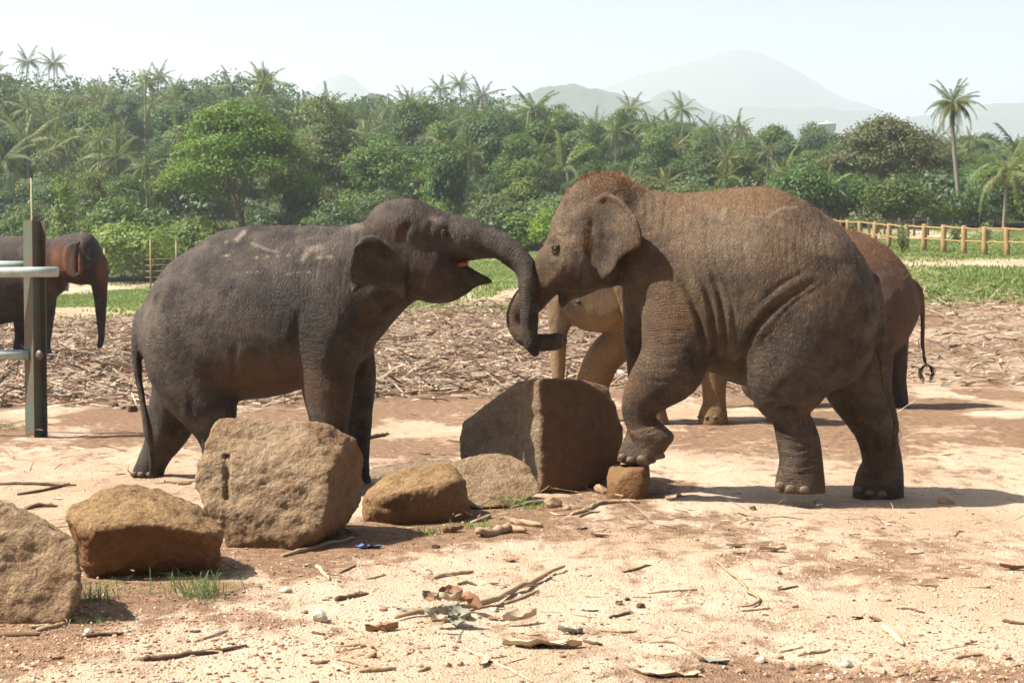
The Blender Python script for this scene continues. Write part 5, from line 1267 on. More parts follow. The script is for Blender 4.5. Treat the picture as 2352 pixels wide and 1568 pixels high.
# the far wood that reads as one mass
def far_wood(name, label, spots, seed, leafsz, ncl, hgt):
    Vs, Fs, n = [], [], 0; g = np.random.default_rng(seed); proto = []
    for i in range(6):
        h = hgt * (0.85 + .3 * g.random()); r = h * .42
        lob = [(0, 0, h * .7, r * .8, r * .7)] + [(r * .5 * math.cos(a), r * .5 * math.sin(a), h * (.45 + .3 * g.random()), r * .5, r * .45) for a in np.arange(4) * 1.57]
        C, N, _ = crown_points(seed + i, lob, ncl, 6, leafsz * .8); proto.append(leaves(C, N, leafsz, seed + i, .7))
    pc = []
    for sd in range(3):
        me = CROWN_ME[sd]; co = np.empty(len(me.vertices) * 3, np.float32); me.vertices.foreach_get('co', co)
        pc.append((co.reshape(-1, 3), np.array([list(f.vertices) for f in me.polygons if len(f.vertices) == 4])))
    for (X, Y, lim, pal) in spots:
        if pal:
            me, F_ = pc[int(g.integers(0, 3))]; z = float(terrain(X, Y)) + 6.5 * lim + 3.5 * g.random() * lim
            Vs.append(me * (.85 + .2 * g.random()) + np.array([X, Y, z])); Fs.append(F_ + n); n += len(me)
            continue
        z = float(terrain(X, Y)); V, F = proto[int(g.integers(0, 6))]; s = (0.8 + .5 * g.random()) * lim; a = g.random() * 6.28
        q = V * s; Vs.append(np.stack([q[:, 0] * math.cos(a) - q[:, 1] * math.sin(a) + X, q[:, 0] * math.sin(a) + q[:, 1] * math.cos(a) + Y, q[:, 2] + z], 1)); Fs.append(F + n); n += len(V)
    o = obj(name, mesh_np(name, np.concatenate(Vs), np.concatenate(Fs), M_leaf_dark, False)); tag(o, label, 'forest', kind='stuff')
far_wood('far_forest', 'hazy mass of trees covering the far slope and the valley', far_list, 500, 0.55, 84, 10.5)
g3 = np.random.default_rng(78); vl = []
for k in range(900):
    Y = 600 + 560 * g3.random(); c = 700 + 2000 * g3.random(); vl.append((at_col(c, Y), Y, 1.25, False))
far_wood('valley_forest', 'blue-green band of distant woodland along the valley floor', vl, 520, 2.0, 20, 13)
# undergrowth that closes the forest floor
g4 = np.random.default_rng(79); ug = []
for k in range(2600):
    Y = 119 + 190 * g4.random() ** 1.3; c = -300 + 2950 * g4.random(); ug.append((at_col(c, Y), Y, .55 + .5 * g4.random(), False))
far_wood('undergrowth', 'tangle of low shrubs covering the forest floor', ug, 540, 0.42, 9, 3.2)
# palms along the far crest, silhouetted
for k, (x, yo) in enumerate([(-60, 12), (25, 6), (95, 8), (180, 2), (235, 5), (300, 4), (470, 8), (500, 2), (740, 4), (770, 8), (820, 5), (985, 6), (1110, 4), (1130, 8), (1390, 4), (1520, 6), (1560, 2), (1640, 4), (1760, 6), (1830, 4), (2010, 2)]):
    Y = np.interp(x, _c, _yc) - 14; zt = HCAM + (HOR - np.interp(x, _c, _top) + yo - 4) / FOC * Y; ti = k % 4; top = PT[ti][0]
    X = at_col(x, Y); zb = float(terrain(X, Y)); s = min(max((zt - zb) / top[2], .6), 1.25)
    palm(X, Y, ti, s, 'palm silhouetted on the far crest of the forest', 'palms on the far crest', False, k, .95 / s * .95)
# ---------------------------------------------------------------- water tower
def prism_ring(prof, seg=20):
    th = np.arange(seg) / seg * 2 * np.pi
    V = np.array([(r * math.cos(a), r * math.sin(a), z) for r, z in prof for a in th]); m = len(prof)
    F = np.array([(i * seg + j, i * seg + (j + 1) % seg, (i + 1) * seg + (j + 1) % seg, (i + 1) * seg + j) for i in range(m - 1) for j in range(seg)])
    return V, F
M_tower = flat_mat('white_concrete', (0.80, 0.79, 0.74), (0.66, 0.64, 0.58), 0.4, 0.8, 0.1, 0.05)
def water_tower():
    Y = 640; k = Y / FOC; c = P(1899, 312, Y); zb = float(terrain(c[0], Y)) - 1
    rt = empty('water_tower', (c[0], Y, zb)); tag(rt, 'white round water tower standing above the distant trees', 'water tower')
    zt = c[2] - zb
    V, F = prism_ring([(2.0, 0), (1.6, zt * .5), (1.5, zt)]); obj('shaft', mesh_np('shaft', V, F, M_tower), rt)
    V, F = prism_ring([(1.5, -.05), (2.0, .2), (3.45, 2.2), (3.6, 2.35), (3.6, 4.3), (3.75, 4.35), (3.75, 4.6), (3.5, 4.65)]); obj('tank', mesh_np('tank', V, F, M_tower), rt, (0, 0, zt))
    V, F = prism_ring([(3.7, 4.63), (1.8, 5.0), (.6, 5.2)]); rf = obj('roof', mesh_np('roof', V, F, M_tower), rt, (0, 0, zt))
    V, F = prism_ring([(.5, 5.15), (.5, 5.7), (.15, 5.9), (.02, 5.92)], 10); obj('cupola', mesh_np('cupola', V, F, M_tower), rf)
water_tower()

# ---------------------------------------------------------------- log fence at the back of the field
M_log = flat_mat('yellow_log', (0.42, 0.29, 0.14), (0.26, 0.155, 0.07), 9, 0.85, 0.5, 0.02)
M_logdark = flat_mat('weathered_dark_log', (0.16, 0.12, 0.09), (0.09, 0.065, 0.05), 8, 0.9, 0.4, 0.02)
def log_fence(name, label, posts, rails, hgt, r, mat, seed):
    """posts: (x px, Y); every post and rail is its own part"""
    g = np.random.default_rng(seed); pp = []
    for x, Y in posts:
        X = at_col(x, Y); pp.append(np.array([X, Y, float(terrain(X, Y))]))
    rt = empty(name, pp[0]); tag(rt, label, 'fence'); b = pp[0]
    for p in pp:
        h = hgt * (0.97 + .06 * g.random()); ln = g.normal(size=2) * .02
        V, F = tube(np.array([[0, 0, -.2], [0, 0, h * .3], [ln[0], ln[1], h * .7], [ln[0], ln[1], h * .96], [ln[0], ln[1], h]]), np.array([r * 1.05, r, r * .97, r * .98, r * .8]), 10, True, .1, int(g.integers(0, 999)))
        obj('post', mesh_np('post', V, F, mat), rt, p - b)
    for p, q in zip(pp[:-1], pp[1:]):
        for hz in rails:
            d = q - p; t_ = np.linspace(-.06, 1.06, 6); pts = p + t_[:, None] * d + np.array([0, 0, hz * hgt]); pts[:, 2] += g.normal(size=6) * .018
            V, F = tube(pts - b, r * .30, 7, True, .15, int(g.integers(0, 999))); obj('rail', mesh_np('rail', V, F, mat), rt)
log_fence('log_fence', 'yellow-brown log fence of round posts and two thin rails at the top of the bank',
          [(2420, 66.0), (2365, 67), (2312, 68.2), (2260, 69.5), (2213, 71), (2166, 72.5), (2121, 74.5), (2080, 77), (2040, 80), (2008, 83), (1976, 86.5), (1946, 90), (1916, 94), (1880, 99), (1840, 104)],
          (.92, .46), 1.22, 0.125, M_log, 3)
log_fence('dark_fence', 'dark weathered fence running behind the yellow log fence', [(1930, 100), (1962, 101), (1995, 102), (2030, 103), (2062, 104), (2098, 105), (2130, 106)], (.9, .5), 1.15, 0.08, M_logdark, 4)

# small leafy plants along the fence
M_leaf_young = leaf_material('young_leaf_green', (0.10, 0.16, 0.04), (0.20, 0.27, 0.09), (0.26, 0.30, 0.13), 0.35)
def young_plant(x, Y, h, r, label, seed):
    X = at_col(x, Y); z = float(terrain(X, Y)); g = np.random.default_rng(seed); parts = []; C = []; N = []
    rt = empty('young_plant', (X, Y, z)); tag(rt, label, 'plant')
    for k in range(9):
        a = k * .7 + g.random(); tip = np.array([r * .8 * math.cos(a) * g.random(), r * .8 * math.sin(a) * g.random(), h * (.6 + .4 * g.random())]); parts.append(tube(np.array([[0, 0, 0], tip * .5, tip]), [.025, .018, .008], 4))
        for q in np.linspace(.25, 1.05, 16):
            C.append(tip * q + g.normal(size=3) * .12); N.append(np.array([g.normal(), g.normal(), 1.0]))
    V, F = cat_mesh(parts); obj('stem', mesh_np('stem', V, F, M_bark), rt)
    V, F = leaves(np.array(C), np.array(N), 0.22, seed); obj('foliage', mesh_np('foliage', V, F, M_leaf_young, False), rt)
young_plant(2070, 74, 1.15, .55, 'leafy young plant growing against the log fence', 31)
young_plant(2195, 86, 1.0, .6, 'pale young plant behind the fence near the lone palm', 32)
young_plant(2262, 88, 1.1, .6, 'pale young plant behind the fence left of the low palm', 33)
young_plant(1965, 96, 1.9, .8, 'tall pale young plant between the two fences', 34)
young_plant(2010, 98, 1.5, .7, 'bushy young plant in front of the dark fence', 35)

# ---------------------------------------------------------------- steel post with rails (left)
M_steel = None
def steel_material():
    t = NT('worn_green_steel'); v = t.coord('Object'); n = t.noise(v, 5, 5, 0.65); n2 = t.noise(v, 28, 4, .7)
    col = t.mix(t.ramp(n, [(0.42, 0.0), (0.6, 1.0)]), (0.085, 0.115, 0.085), (0.13, 0.075, 0.045))
    col = t.mix(t.ramp(n2, [(0.55, 0.0), (0.72, .6)]), col, (0.17, 0.085, 0.04)); return t.done(col, 0.5, t.bump(n2, .25, .004), .5)
def pipe_material():
    t = NT('chalky_painted_pipe'); v = t.coord('Object'); n = t.noise(v, 6, 5, 0.65)
    col = t.mix(t.ramp(n, [(0.4, 0.0), (0.66, 1.0)]), (0.46, 0.50, 0.46), (0.24, 0.33, 0.28)); return t.done(col, 0.5, t.bump(n, .2, .004), .4)
def steel_fence():
    M1, M2 = steel_material(), pipe_material(); Y = 15.7
    b = P(84, 1000, Y); b[2] = float(terrain(b[0], Y)); top = P(84, 507, Y)[2] - b[2]
    rt = empty('steel_fence', b, R(-38)); tag(rt, 'rusty green steel beam post with pale pipe rails', 'fence')
    pr = []                                              # I-section swept up
    w, d, tf = .072, .078, .009
    sec = [(-w, -d), (w, -d), (w, -d + tf), (tf / 2, -d + tf), (tf / 2, d - tf), (w, d - tf), (w, d), (-w, d), (-w, d - tf), (-tf / 2, d - tf), (-tf / 2, -d + tf), (-w, -d + tf)]
    n = len(sec); V = np.array([(x, y, z) for z in (-.15, top) for x, y in sec]); F = [(i, (i + 1) % n, n + (i + 1) % n, n + i) for i in range(n)]
    capf = [(0, 1, 2, 11), (3, 4, 9, 10), (5, 6, 7, 8)]
    F += [tuple(q + n for q in f) for f in capf]
    obj('post', mesh_np('post', V, np.array(F), M1, False), rt)
    inv = np.array([[math.cos(R(38)), -math.sin(R(38)), 0], [math.sin(R(38)), math.cos(R(38)), 0], [0, 0, 1]])
    def rail(x0, y0, x1, y1, Ya, Yb, r, label=None):
        p, q = P(x0, y0, Ya), P(x1, y1, Yb); t_ = np.linspace(0, 1, 5)
        pts = (p + t_[:, None] * (q - p) - b) @ inv.T
        V, F = tube(pts, r, 16, True); o = obj('rail', mesh_np('rail', V, F, M2), rt)
        if label: o['label'] = label
    rail(-220, 628, 132, 624, 15.6, 15.55, .050); rail(-220, 609, 66, 610, 15.95, 15.85, .046); rail(-220, 811, 68, 815, 15.7, 15.66, .050)
    Vb, Fb = ellipsoid(.05, .03, .05, 10, 6); obj('bolt', mesh_np('bolt', Vb, Fb, M1), rt, (P(90, 815, 15.6) - b) @ inv.T)
steel_fence()

# bamboo sticks and a wire frame by the forest edge
M_stick = flat_mat('dry_stick', (0.42, 0.31, 0.19), (0.27, 0.18, 0.10), 14, 0.85, 0.3, 0.004)
M_stickdark = flat_mat('dark_stick', (0.18, 0.11, 0.065), (0.09, 0.055, 0.035), 14, 0.9, 0.3, 0.004)
M_pale = flat_mat('bleached_blade', (0.60, 0.47, 0.31), (0.45, 0.33, 0.20), 14, 0.8, 0.3, 0.004)
def stake_frame():
    Y = 80; a, c = P(346, 655, Y), P(405, 650, Y); a[2] = float(terrain(a[0], Y)); c[2] = float(terrain(c[0], Y))
    rt = empty('stake_frame', a); tag(rt, 'frame of thin wooden stakes with cross sticks behind the open-mouthed elephant', 'frame')
    for p, y in ((a, 550), (c, 553)):
        h = P(0, y, Y)[2] - p[2]; V, F = tube(np.array([[0, 0, -.1], [.01, 0, h * .5], [0, 0, h]]), .045, 6); obj('stake', mesh_np('stake', V, F, M_stick), rt, p - a)
    for k in range(6):
        z = .4 + k * .3; V, F = tube(np.array([[-.25, 0, z], [.5, 0, z + .03], [1.45, .02, z + .02]]), .018, 5); obj('cross_stick', mesh_np('cross_stick', V, F, M_stick), rt)
stake_frame()
def pole(x, y0, y1, Y, r, label):
    p = P(x, y1, Y); p[2] = float(terrain(p[0], Y)); h = P(x, y0, Y)[2] - p[2]; V, F = tube(np.array([[0, 0, -.1], [.02, 0, h * .5], [.0, 0, h]]), [r, r * .9, r * .7], 7)
    o = obj('pole', mesh_np('pole', V, F, M_pale), None, p); tag(o, label, 'pole')
pole(240, 570, 655, 84, .05, 'pale thin pole standing behind the trunk of the rusty elephant')
pole(74, 410, 655, 105, .06, 'tall thin grey pole rising behind the steel post')

# ---------------------------------------------------------------- grass
def grass_blades(pts, h, w, seed, nb=5, spread=.5, lean=.6):
    g = np.random.default_rng(seed); n = len(pts) * nb; root = np.repeat(pts, nb, 0) + g.normal(size=(n, 3)) * np.array([spread * .12, spread * .12, 0])
    a = g.random(n) * 6.28; d = np.stack([np.cos(a), np.sin(a), np.zeros(n)], 1); hh = np.repeat(np.broadcast_to(h, (len(pts),)), nb) * (0.5 + .8 * g.random(n))
    s = np.stack([-np.sin(a), np.cos(a), np.zeros(n)], 1) * np.repeat(np.broadcast_to(w, (len(pts),)), nb)[:, None]
    le = lean * (0.3 + g.random(n)); mid = root + d * (hh * le * .35)[:, None] + np.array([0, 0, 1]) * (hh * .65)[:, None]; tip = root + d * (hh * le)[:, None] + np.array([0, 0, 1]) * (hh * (1.0 - .25 * le))[:, None]
    V = np.stack([root - s, root + s, mid + s * .7, mid - s * .7, tip], 1).reshape(-1, 3); b = np.arange(n)[:, None] * 5
    return V, [b + np.array([[0, 1, 2, 3]]), b + np.array([[3, 2, 4]])]
M_grass = leaf_material('field_grass', (0.15, 0.20, 0.035), (0.24, 0.28, 0.075), (0.28, 0.29, 0.11), 0.45)
g5 = np.random.default_rng(81); n = 60000
Yg = 38 + 84 * g5.random(n) ** 1.15; Xg = at_col(-200 + 2760 * g5.random(n), Yg)
keep = g5.random(n) < grass_mask(Xg, Yg); Xg, Yg = Xg[keep], Yg[keep]
hh = 0.05 + 0.16 * np.clip(fbm(Xg * .25, Yg * .12, o=3, seed=91) + .25, 0, 1)
V, F = grass_blades(np.stack([Xg, Yg, terrain(Xg, Yg)], 1), hh, 0.016 + .0002 * Yg, 9, 3, 1.6)
o = obj('field_grass', mesh_np('field_grass', V, F, M_grass, False)); tag(o, 'short uneven green grass covering the field behind the elephants', 'grass', kind='stuff')
M_tuft = leaf_material('tuft_grass', (0.07, 0.15, 0.02), (0.14, 0.24, 0.04), (0.2, 0.27, 0.07), 0.35)
def tuft(x, y, h, n, sp, label, seed):
    p = G(x, y); g = np.random.default_rng(seed); pts = np.stack([g.normal(size=n) * sp, g.normal(size=n) * sp * .7, np.zeros(n)], 1); pts[:, 2] = terrain(p[0] + pts[:, 0], p[1] + pts[:, 1]) - p[2] - .005
    V, F = grass_blades(pts, h, .0026, seed, 4, .5, 1.9); o = obj('grass_tuft', mesh_np('grass_tuft', V, F, M_tuft, False), None, p); o['kind'] = 'stuff'; tag(o, label, 'grass tuft', 'grass tufts by the boulders')
tuft(462, 1368, .13, 30, .06, 'thick grass tuft at the foot of the golden boulder', 1)
tuft(205, 1375, .10, 22, .06, 'grass tuft in the gap between the slab boulder and the golden boulder', 2)
tuft(212, 1432, .05, 10, .03, 'tiny grass sprout beside the slab boulder', 3)
tuft(1172, 1165, .12, 20, .05, 'grass tuft in front of the flat pale boulder', 4)
tuft(988, 1225, .06, 16, .045, 'small grass tuft in front of the low wide boulder', 5)
tuft(1075, 1212, .05, 12, .04, 'sparse grass sprout at the corner of the low wide boulder', 6)
tuft(30, 985, .07, 20, .10, 'grass patch at the foot of the steel post', 7)
tuft(1240, 1162, .04, 10, .03, 'tiny grass sprout between flat boulder and loose stones', 8)

# ---------------------------------------------------------------- sticks, stones, leaves lying about
def stick(pts, r, mat, label, name='stick', group=None, cat='stick', seed=0, lift=0.5):
    q = np.array([G(x, y) for x, y in pts]); c = crom(q, 5) if len(q) > 1 else q
    g = np.random.default_rng(seed + len(occ)); c[:, 2] = terrain(c[:, 0], c[:, 1]) + r * lift + np.abs(g.normal(size=len(c))) * r * .25
    b = c.mean(0); V, F = tube(c - b, r * np.interp(np.linspace(0, 1, len(c)), [0, .15, .8, 1], [.75, 1, .85, .4]), 6, True, .35, seed)
    o = obj(name, mesh_np(name, V, F, mat), None, b); occ.append((9e9, 9e9, 0)); return tag(o, label, cat, group)
S1, S2, S3 = M_stick, M_stickdark, M_pale
stick([(649, 1279), (709, 1264), (768, 1247), (812, 1237)], .014, S1, 'curved bare branch lying against the foot of the tall boulder', seed=1)
stick([(1096, 1231), (1140, 1228), (1174, 1222), (1207, 1225)], .030, S1, 'short thick knobbly log piece in front of the low wide boulder', 'log_piece', seed=2)
stick([(1174, 1200), (1210, 1205), (1245, 1211)], .022, S1, 'straight pale log piece just behind the knobbly one', 'log_piece', seed=3)
stick([(996, 1329), (1040, 1322), (1087, 1315)], .014, S1, 'short brown stick alone on the sand before the log pieces', seed=4)
stick([(909, 1426), (1034, 1409), (1143, 1387), (1230, 1340), (1296, 1309)], .016, S1, 'long bent palm stalk running out of the dry leaf heap', seed=5, lift=1.2)
stick([(1159, 1387), (1200, 1374), (1237, 1359)], .009, S1, 'thin twig branching off the long palm stalk', seed=6)
stick([(771, 1382), (810, 1373), (846, 1366)], .014, S2, 'dark stick left of the dry leaf heap', seed=7)
stick([(727, 1303), (740, 1316), (756, 1334)], .012, S3, 'pale short stick below the tall boulder', seed=8)
stick([(1071, 1493), (1140, 1525), (1224, 1570)], .008, S3, 'long thin pale stem slanting toward the gravel', seed=9)
stick([(762, 1531), (780, 1537), (799, 1543)], .010, S3, 'pale stub crossing the fan of thin twigs', seed=10)
stick([(784, 1518), (840, 1530), (909, 1540)], .006, S1, 'thin twig in the fan of twigs near the lone stones', seed=11)
stick([(824, 1542), (866, 1541), (909, 1537)], .010, S1, 'straight pale twig at the base of the fan of twigs', seed=12)
stick([(326, 1518), (350, 1516), (400, 1512), (473, 1502), (567, 1485)], .013, S2, 'long dark branch with a knotted end on the sand', seed=13)
stick([(85, 1452), (120, 1443), (151, 1435)], .013, S1, 'stick lying along the foot of the slab boulder', seed=14)
stick([(0, 1462), (66, 1459), (90, 1460)], .012, S2, 'dark stick in front of the slab boulder', seed=15)
stick([(189, 1465), (240, 1459), (284, 1457)], .010, S2, 'dark twig before the gap between the near boulders', seed=16)
stick([(57, 1169), (95, 1167), (132, 1165)], .016, S2, 'short stick behind the slab boulder', seed=17)
stick([(378, 1109), (410, 1109), (440, 1111)], .016, S1, 'stick between the golden and the tall boulder', seed=18)
stick([(0, 1112), (90, 1114), (175, 1117)], .014, S2, 'long stick lying beyond the golden boulder', seed=19)
stick([(40, 1135), (100, 1128), (160, 1112)], .012, S2, 'thin dark stick crossing the one beyond the golden boulder', seed=20)
stick([(1643, 1293), (1693, 1331), (1718, 1364), (1742, 1378), (1734, 1391), (1693, 1399)], .008, S1, 'hooked root-like twig alone on the open sand', seed=21, lift=1.5)
stick([(2028, 1442), (2050, 1460), (2074, 1484)], .016, S3, 'pale flat blade half sunk in the open sand', seed=22)
stick([(1486, 1363), (1545, 1358), (1602, 1356)], .010, S3, 'straight straw-coloured stick by the patch of dark crumbs', seed=23)
stick([(1833, 1507), (1870, 1500), (1908, 1492)], .008, S1, 'thin twig above the spread of gravel stones', seed=24)
stick([(2194, 1513), (2225, 1507), (2256, 1505)], .008, S1, 'thin twig alone at the edge of the sand', seed=25)
stick([(1494, 1476), (1550, 1478), (1602, 1501), (1680, 1529)], .007, S1, 'thin wavy stem leading to the grey-green leaf', seed=26)
stick([(1312, 1183), (1354, 1171), (1410, 1148)], .014, S1, 'branch tip pointing up beside the squat brown rock', seed=27)
stick([(1354, 1171), (1396, 1156), (1470, 1156)], .015, S1, 'pale branch running from the squat rock across the sand', seed=28)
stick([(1330, 1188), (1350, 1180), (1378, 1176)], .008, S2, 'small dark twig under the pale branch', seed=29)
stick([(1378, 1448), (1420, 1452), (1464, 1450)], .007, S1, 'thin twig between dry husk and pale stem', seed=30)
stick([(846, 1010), (870, 1004), (893, 1001)], .022, S2, 'dark branch stub behind the tall boulder', seed=31)
stick([(1400, 1420), (1430, 1413), (1452, 1406)], .008, S2, 'short dark twig right of the dry husk', seed=32)
g6 = np.random.default_rng(83)
for k in range(60):                                         # lesser twigs
    x = g6.random() * 2352; y = 1010 + 540 * g6.random() ** .8
    if 1480 < x < 2090 and y < 1180: continue
    L = (20 + 55 * g6.random()) * (y - 600) / 800; a = g6.normal() * .35
    stick([(x, y), (x + L * .5, y + L * .5 * a * .5 + 1), (x + L, y + L * a * .5)], .003 + .006 * g6.random(), (S1, S2, S3)[int(g6.integers(0, 3))], 'thin dry twig lying flat on the sand', 'twig', 'thin twigs on the sand', 'twig', 100 + k)

M_stone = flat_mat('small_tan_stone', (0.46, 0.32, 0.21), (0.30, 0.18, 0.10), 12, 0.9, 0.5, 0.008)
M_stonepale = flat_mat('pale_stone', (0.62, 0.55, 0.46), (0.44, 0.36, 0.27), 12, 0.9, 0.5, 0.008)
M_clod = flat_mat('dark_clod', (0.13, 0.075, 0.045), (0.075, 0.045, 0.03), 16, 0.95, 0.6, 0.008)
def stone_mesh(seed, sub=2):
    bm = bmesh.new(); bmesh.ops.create_icosphere(bm, subdivisions=sub, radius=1.0); V = np.array([v.co[:] for v in bm.verts]); F = np.array([[v.index for v in f.verts] for f in bm.faces]); bm.free()
    g = np.random.default_rng(seed); 
    for k in range(9):
        n = g.normal(size=3); n /= np.linalg.norm(n); e = .55 + .3 * g.random(); d = V @ n - e; V = V - np.clip(d, 0, None)[:, None] * n
    return V * (1 + .10 * fbm(V[:, 0] * 2, V[:, 1] * 2, V[:, 2] * 2, seed=seed))[:, None], F
ST = {}
for m, mn in ((M_stone, 't'), (M_stonepale, 'p'), (M_clod, 'c')): ST[mn] = [mesh_np('stone', *stone_mesh(900 + i + ord(mn)), m, False) for i in range(4)]
def stone(x, y, w, kind, label, group=None, k=0, name='stone', flat=.62):
    p = G(x, y); r = w / 2 * p[1] / FOC; g = np.random.default_rng(int(x * 7 + y))
    o = obj(name, ST[kind][int(g.integers(0, 4))], None, p + np.array([0, 0, r * flat * .45]), (g.normal() * .2, g.normal() * .2, g.random() * 6.28), (r * (1 + .25 * g.random()), r, r * flat * (1 + .3 * g.random()))); return tag(o, label, 'stone', group)
stone(735, 1424, 40, 'p', 'pale pointed stone with a grey chip on the trampled earth', flat=.85)
stone(1383, 1131, 38, 't', 'reddish fist-sized stone against the squat brown rock')
stone(1270, 1163, 42, 't', 'reddish stone at the foot of the flat pale boulder')
stone(1301, 1168, 20, 't', 'little stone beside the reddish one at the flat boulder')
stone(2315, 735, 56, 't', 'tan brick-shaped stone alone on the brown earth by the field', flat=.55)
stone(2200, 740, 22, 'c', 'dark upright clod on the brown earth beyond the tail tuft', flat=1.2, name='clod')
stone(2133, 664, 18, 'p', 'white stone on the grass beyond the red-brown elephant')
stone(2173, 1156, 34, 't', 'single stone in the shadow of the dusty elephant')
stone(303, 944, 26, 'c', 'dark ball of dung behind the tail of the open-mouthed elephant', flat=.9, name='dung')
stone(262, 935, 20, 'c', 'smaller dung ball at the edge of the litter', flat=.8, name='dung')
for (x, y, w) in [(201, 1453, 24), (293, 1450, 18), (501, 1456, 26), (551, 1419, 18), (783, 1482, 20), (657, 1360, 28), (855, 1508, 26), (1027, 1531, 26), (1059, 1528, 24), (1137, 1404, 24), (1159, 1348, 14), (1041, 1376, 24), (700, 1408, 18), (2041, 1207, 14), (1827, 1394, 16), (1757, 1412, 18), (1726, 1205, 14), (880, 1400, 22), (1730, 1500, 24), (1745, 1520, 30), (1790, 1512, 22), (1812, 1535, 26), (1850, 1545, 22), (1945, 1530, 34), (1968, 1545, 28), (2015, 1528, 26), (2100, 1540, 24), (1700, 1545, 22), (1760, 1550, 20), (1880, 1525, 18), (2310, 1512, 26), (2335, 1530, 20), (2060, 1555, 22), (1665, 1535, 16), (1905, 1558, 24), (2140, 1560, 30), (2300, 1560, 20), (630, 1480, 16), (940, 1480, 14), (420, 1420, 16), (560, 1540, 14), (1900, 1420, 12), (2230, 1400, 12), (2100, 1330, 12), (1600, 1240, 14), (1560, 1140, 16), (1990, 1215, 10), (965, 1531, 26)]:
    kd = ('t', 'p', 't', 't')[int(x) % 4]; stone(x, y, w, kd, 'small tan stone lying loose on the sand' if kd == 't' else 'small pale stone lying loose on the sand', 'tan stones on the sand' if kd == 't' else 'pale stones on the sand')
for (x, y, w) in [(1792, 1318, 14), (1730, 1170, 22), (1000, 1258, 24), (1420, 1385, 18), (1470, 1395, 26), (1560, 1138, 10), (1440, 1378, 16), (1960, 1380, 10), (2270, 1350, 12)]:
    stone(x, y, w, 'c', 'dark crumb of earth lying on the pale sand', 'dark earth crumbs on the sand', name='clod')

M_dead = flat_mat('dead_leaf_brown', (0.30, 0.16, 0.085), (0.17, 0.085, 0.045), 10, 0.7, 0.3, 0.004)
M_deadpale = flat_mat('dead_leaf_pale', (0.55, 0.47, 0.35), (0.40, 0.30, 0.19), 10, 0.7, 0.3, 0.004)
M_deadgrey = flat_mat('dead_leaf_grey_green', (0.30, 0.30, 0.24), (0.18, 0.17, 0.12), 10, 0.7, 0.3, 0.004)
M_blue = flat_mat('blue_plastic', (0.10, 0.16, 0.42), (0.20, 0.26, 0.50), 10, 0.35, 0.2, 0.004)
def leaf_sheet(L, W, curl, seed, n=9, m=5):
    g = np.random.default_rng(seed); u = np.linspace(0, 1, n); v = np.linspace(-1, 1, m); U, Vv = np.meshgrid(u, v, indexing='ij')
    w = W * np.sin(np.clip(U * 1.02, 0, 1) * np.pi) ** .7 * (1 + .15 * g.normal(size=U.shape)); x = (U - .5) * L; y = Vv * w
    z = curl * W * (Vv ** 2) * .8 + curl * L * .25 * (U - .5) ** 2 + g.normal(size=U.shape) * W * .12 + .004; y = y + W * .5 * math.sin(seed) * (U - .5) ** 2 * 4
    top = np.stack([x, y, z], -1).reshape(-1, 3); bot = top - np.array([0, 0, .0025]); ii = np.arange(n * m).reshape(n, m); N_ = n * m
    f = np.stack([ii[:-1, :-1], ii[1:, :-1], ii[1:, 1:], ii[:-1, 1:]], -1).reshape(-1, 4)
    return np.concatenate([top, bot]), np.concatenate([f, f[:, ::-1] + N_])
def dead_leaf(x, y, w, asp, mat, label, group=None, curl=.5, rz=None, name='dead_leaf', cat='leaf', lift=0.0, tilt=0.0):
    p = G(x, y); L = w * p[1] / FOC; g = np.random.default_rng(int(x * 13 + y * 7)); V, F = leaf_sheet(L, L * asp * .5, curl, int(x + y))
    o = obj(name, mesh_np(name, V, F, mat), None, p + np.array([0, 0, .004 + lift]), (g.normal() * .15 + tilt, g.normal() * .12, g.normal() * .4 if rz is None else rz)); return tag(o, label, cat, group)
dead_leaf(846, 1257, 60, .5, M_blue, 'scrap of blue plastic at the foot of the low wide boulder', None, .2, .1, 'plastic_scrap', 'litter')
dead_leaf(934, 1404, 46, .35, M_deadgrey, 'bluish grey leaf left of the dry leaf heap', None, .4, .05)
dead_leaf(880, 1450, 78, .45, M_dead, 'curled red-brown leaf left of the dry leaf heap', None, .9, -.1)
dead_leaf(1190, 1435, 90, .35, M_deadpale, 'dry split husk pointing up right of the leaf heap', None, 1.2, .5, 'dry_husk', 'husk', .02, .3)
dead_leaf(1245, 1485, 190, .38, M_pale, 'broad pale palm sheath lying flat in front of the dry husk', None, .3, -.25, 'palm_sheath', 'leaf')
dead_leaf(1535, 1552, 160, .30, M_pale, 'pale palm sheath sunk in the gravelly foreground', None, .2, -.2, 'palm_sheath', 'leaf')
dead_leaf(1112, 1522, 130, .16, M_pale, 'long pale leaf blade lying end-on below the leaf heap', None, .5, 1.5, 'leaf_blade', 'leaf')
dead_leaf(1642, 1522, 74, .45, M_deadgrey, 'flat grey-green leaf at the end of the wavy stem', None, .3, -.4)
dead_leaf(1690, 1257, 46, .3, M_deadpale, 'curled dry leaf on the open sand, smaller of two', None, .9, .1)
dead_leaf(1775, 1266, 62, .3, M_deadpale, 'curled dry leaf on the open sand, larger of two', None, .9, .0)
dead_leaf(2322, 1308, 60, .3, M_dead, 'dark curled leaf at the edge of the open sand', None, .9, .1)
dead_leaf(1310, 1455, 60, .5, M_deadgrey, 'crumpled grey-green leaf right of the dry husk', None, .8, .2)
dead_leaf(1376, 1230, 40, .4, M_deadpale, 'pale leaf on the sand right of the log pieces', None, .6, .1)
dead_leaf(1042, 1222, 50, .4, M_dead, 'brown leaf against the corner of the low wide boulder', None, .8, .1)
dead_leaf(1825, 1163, 30, .3, M_deadpale, 'flat pale scrap of leaf below the lifted hind foot', None, .2, 0)
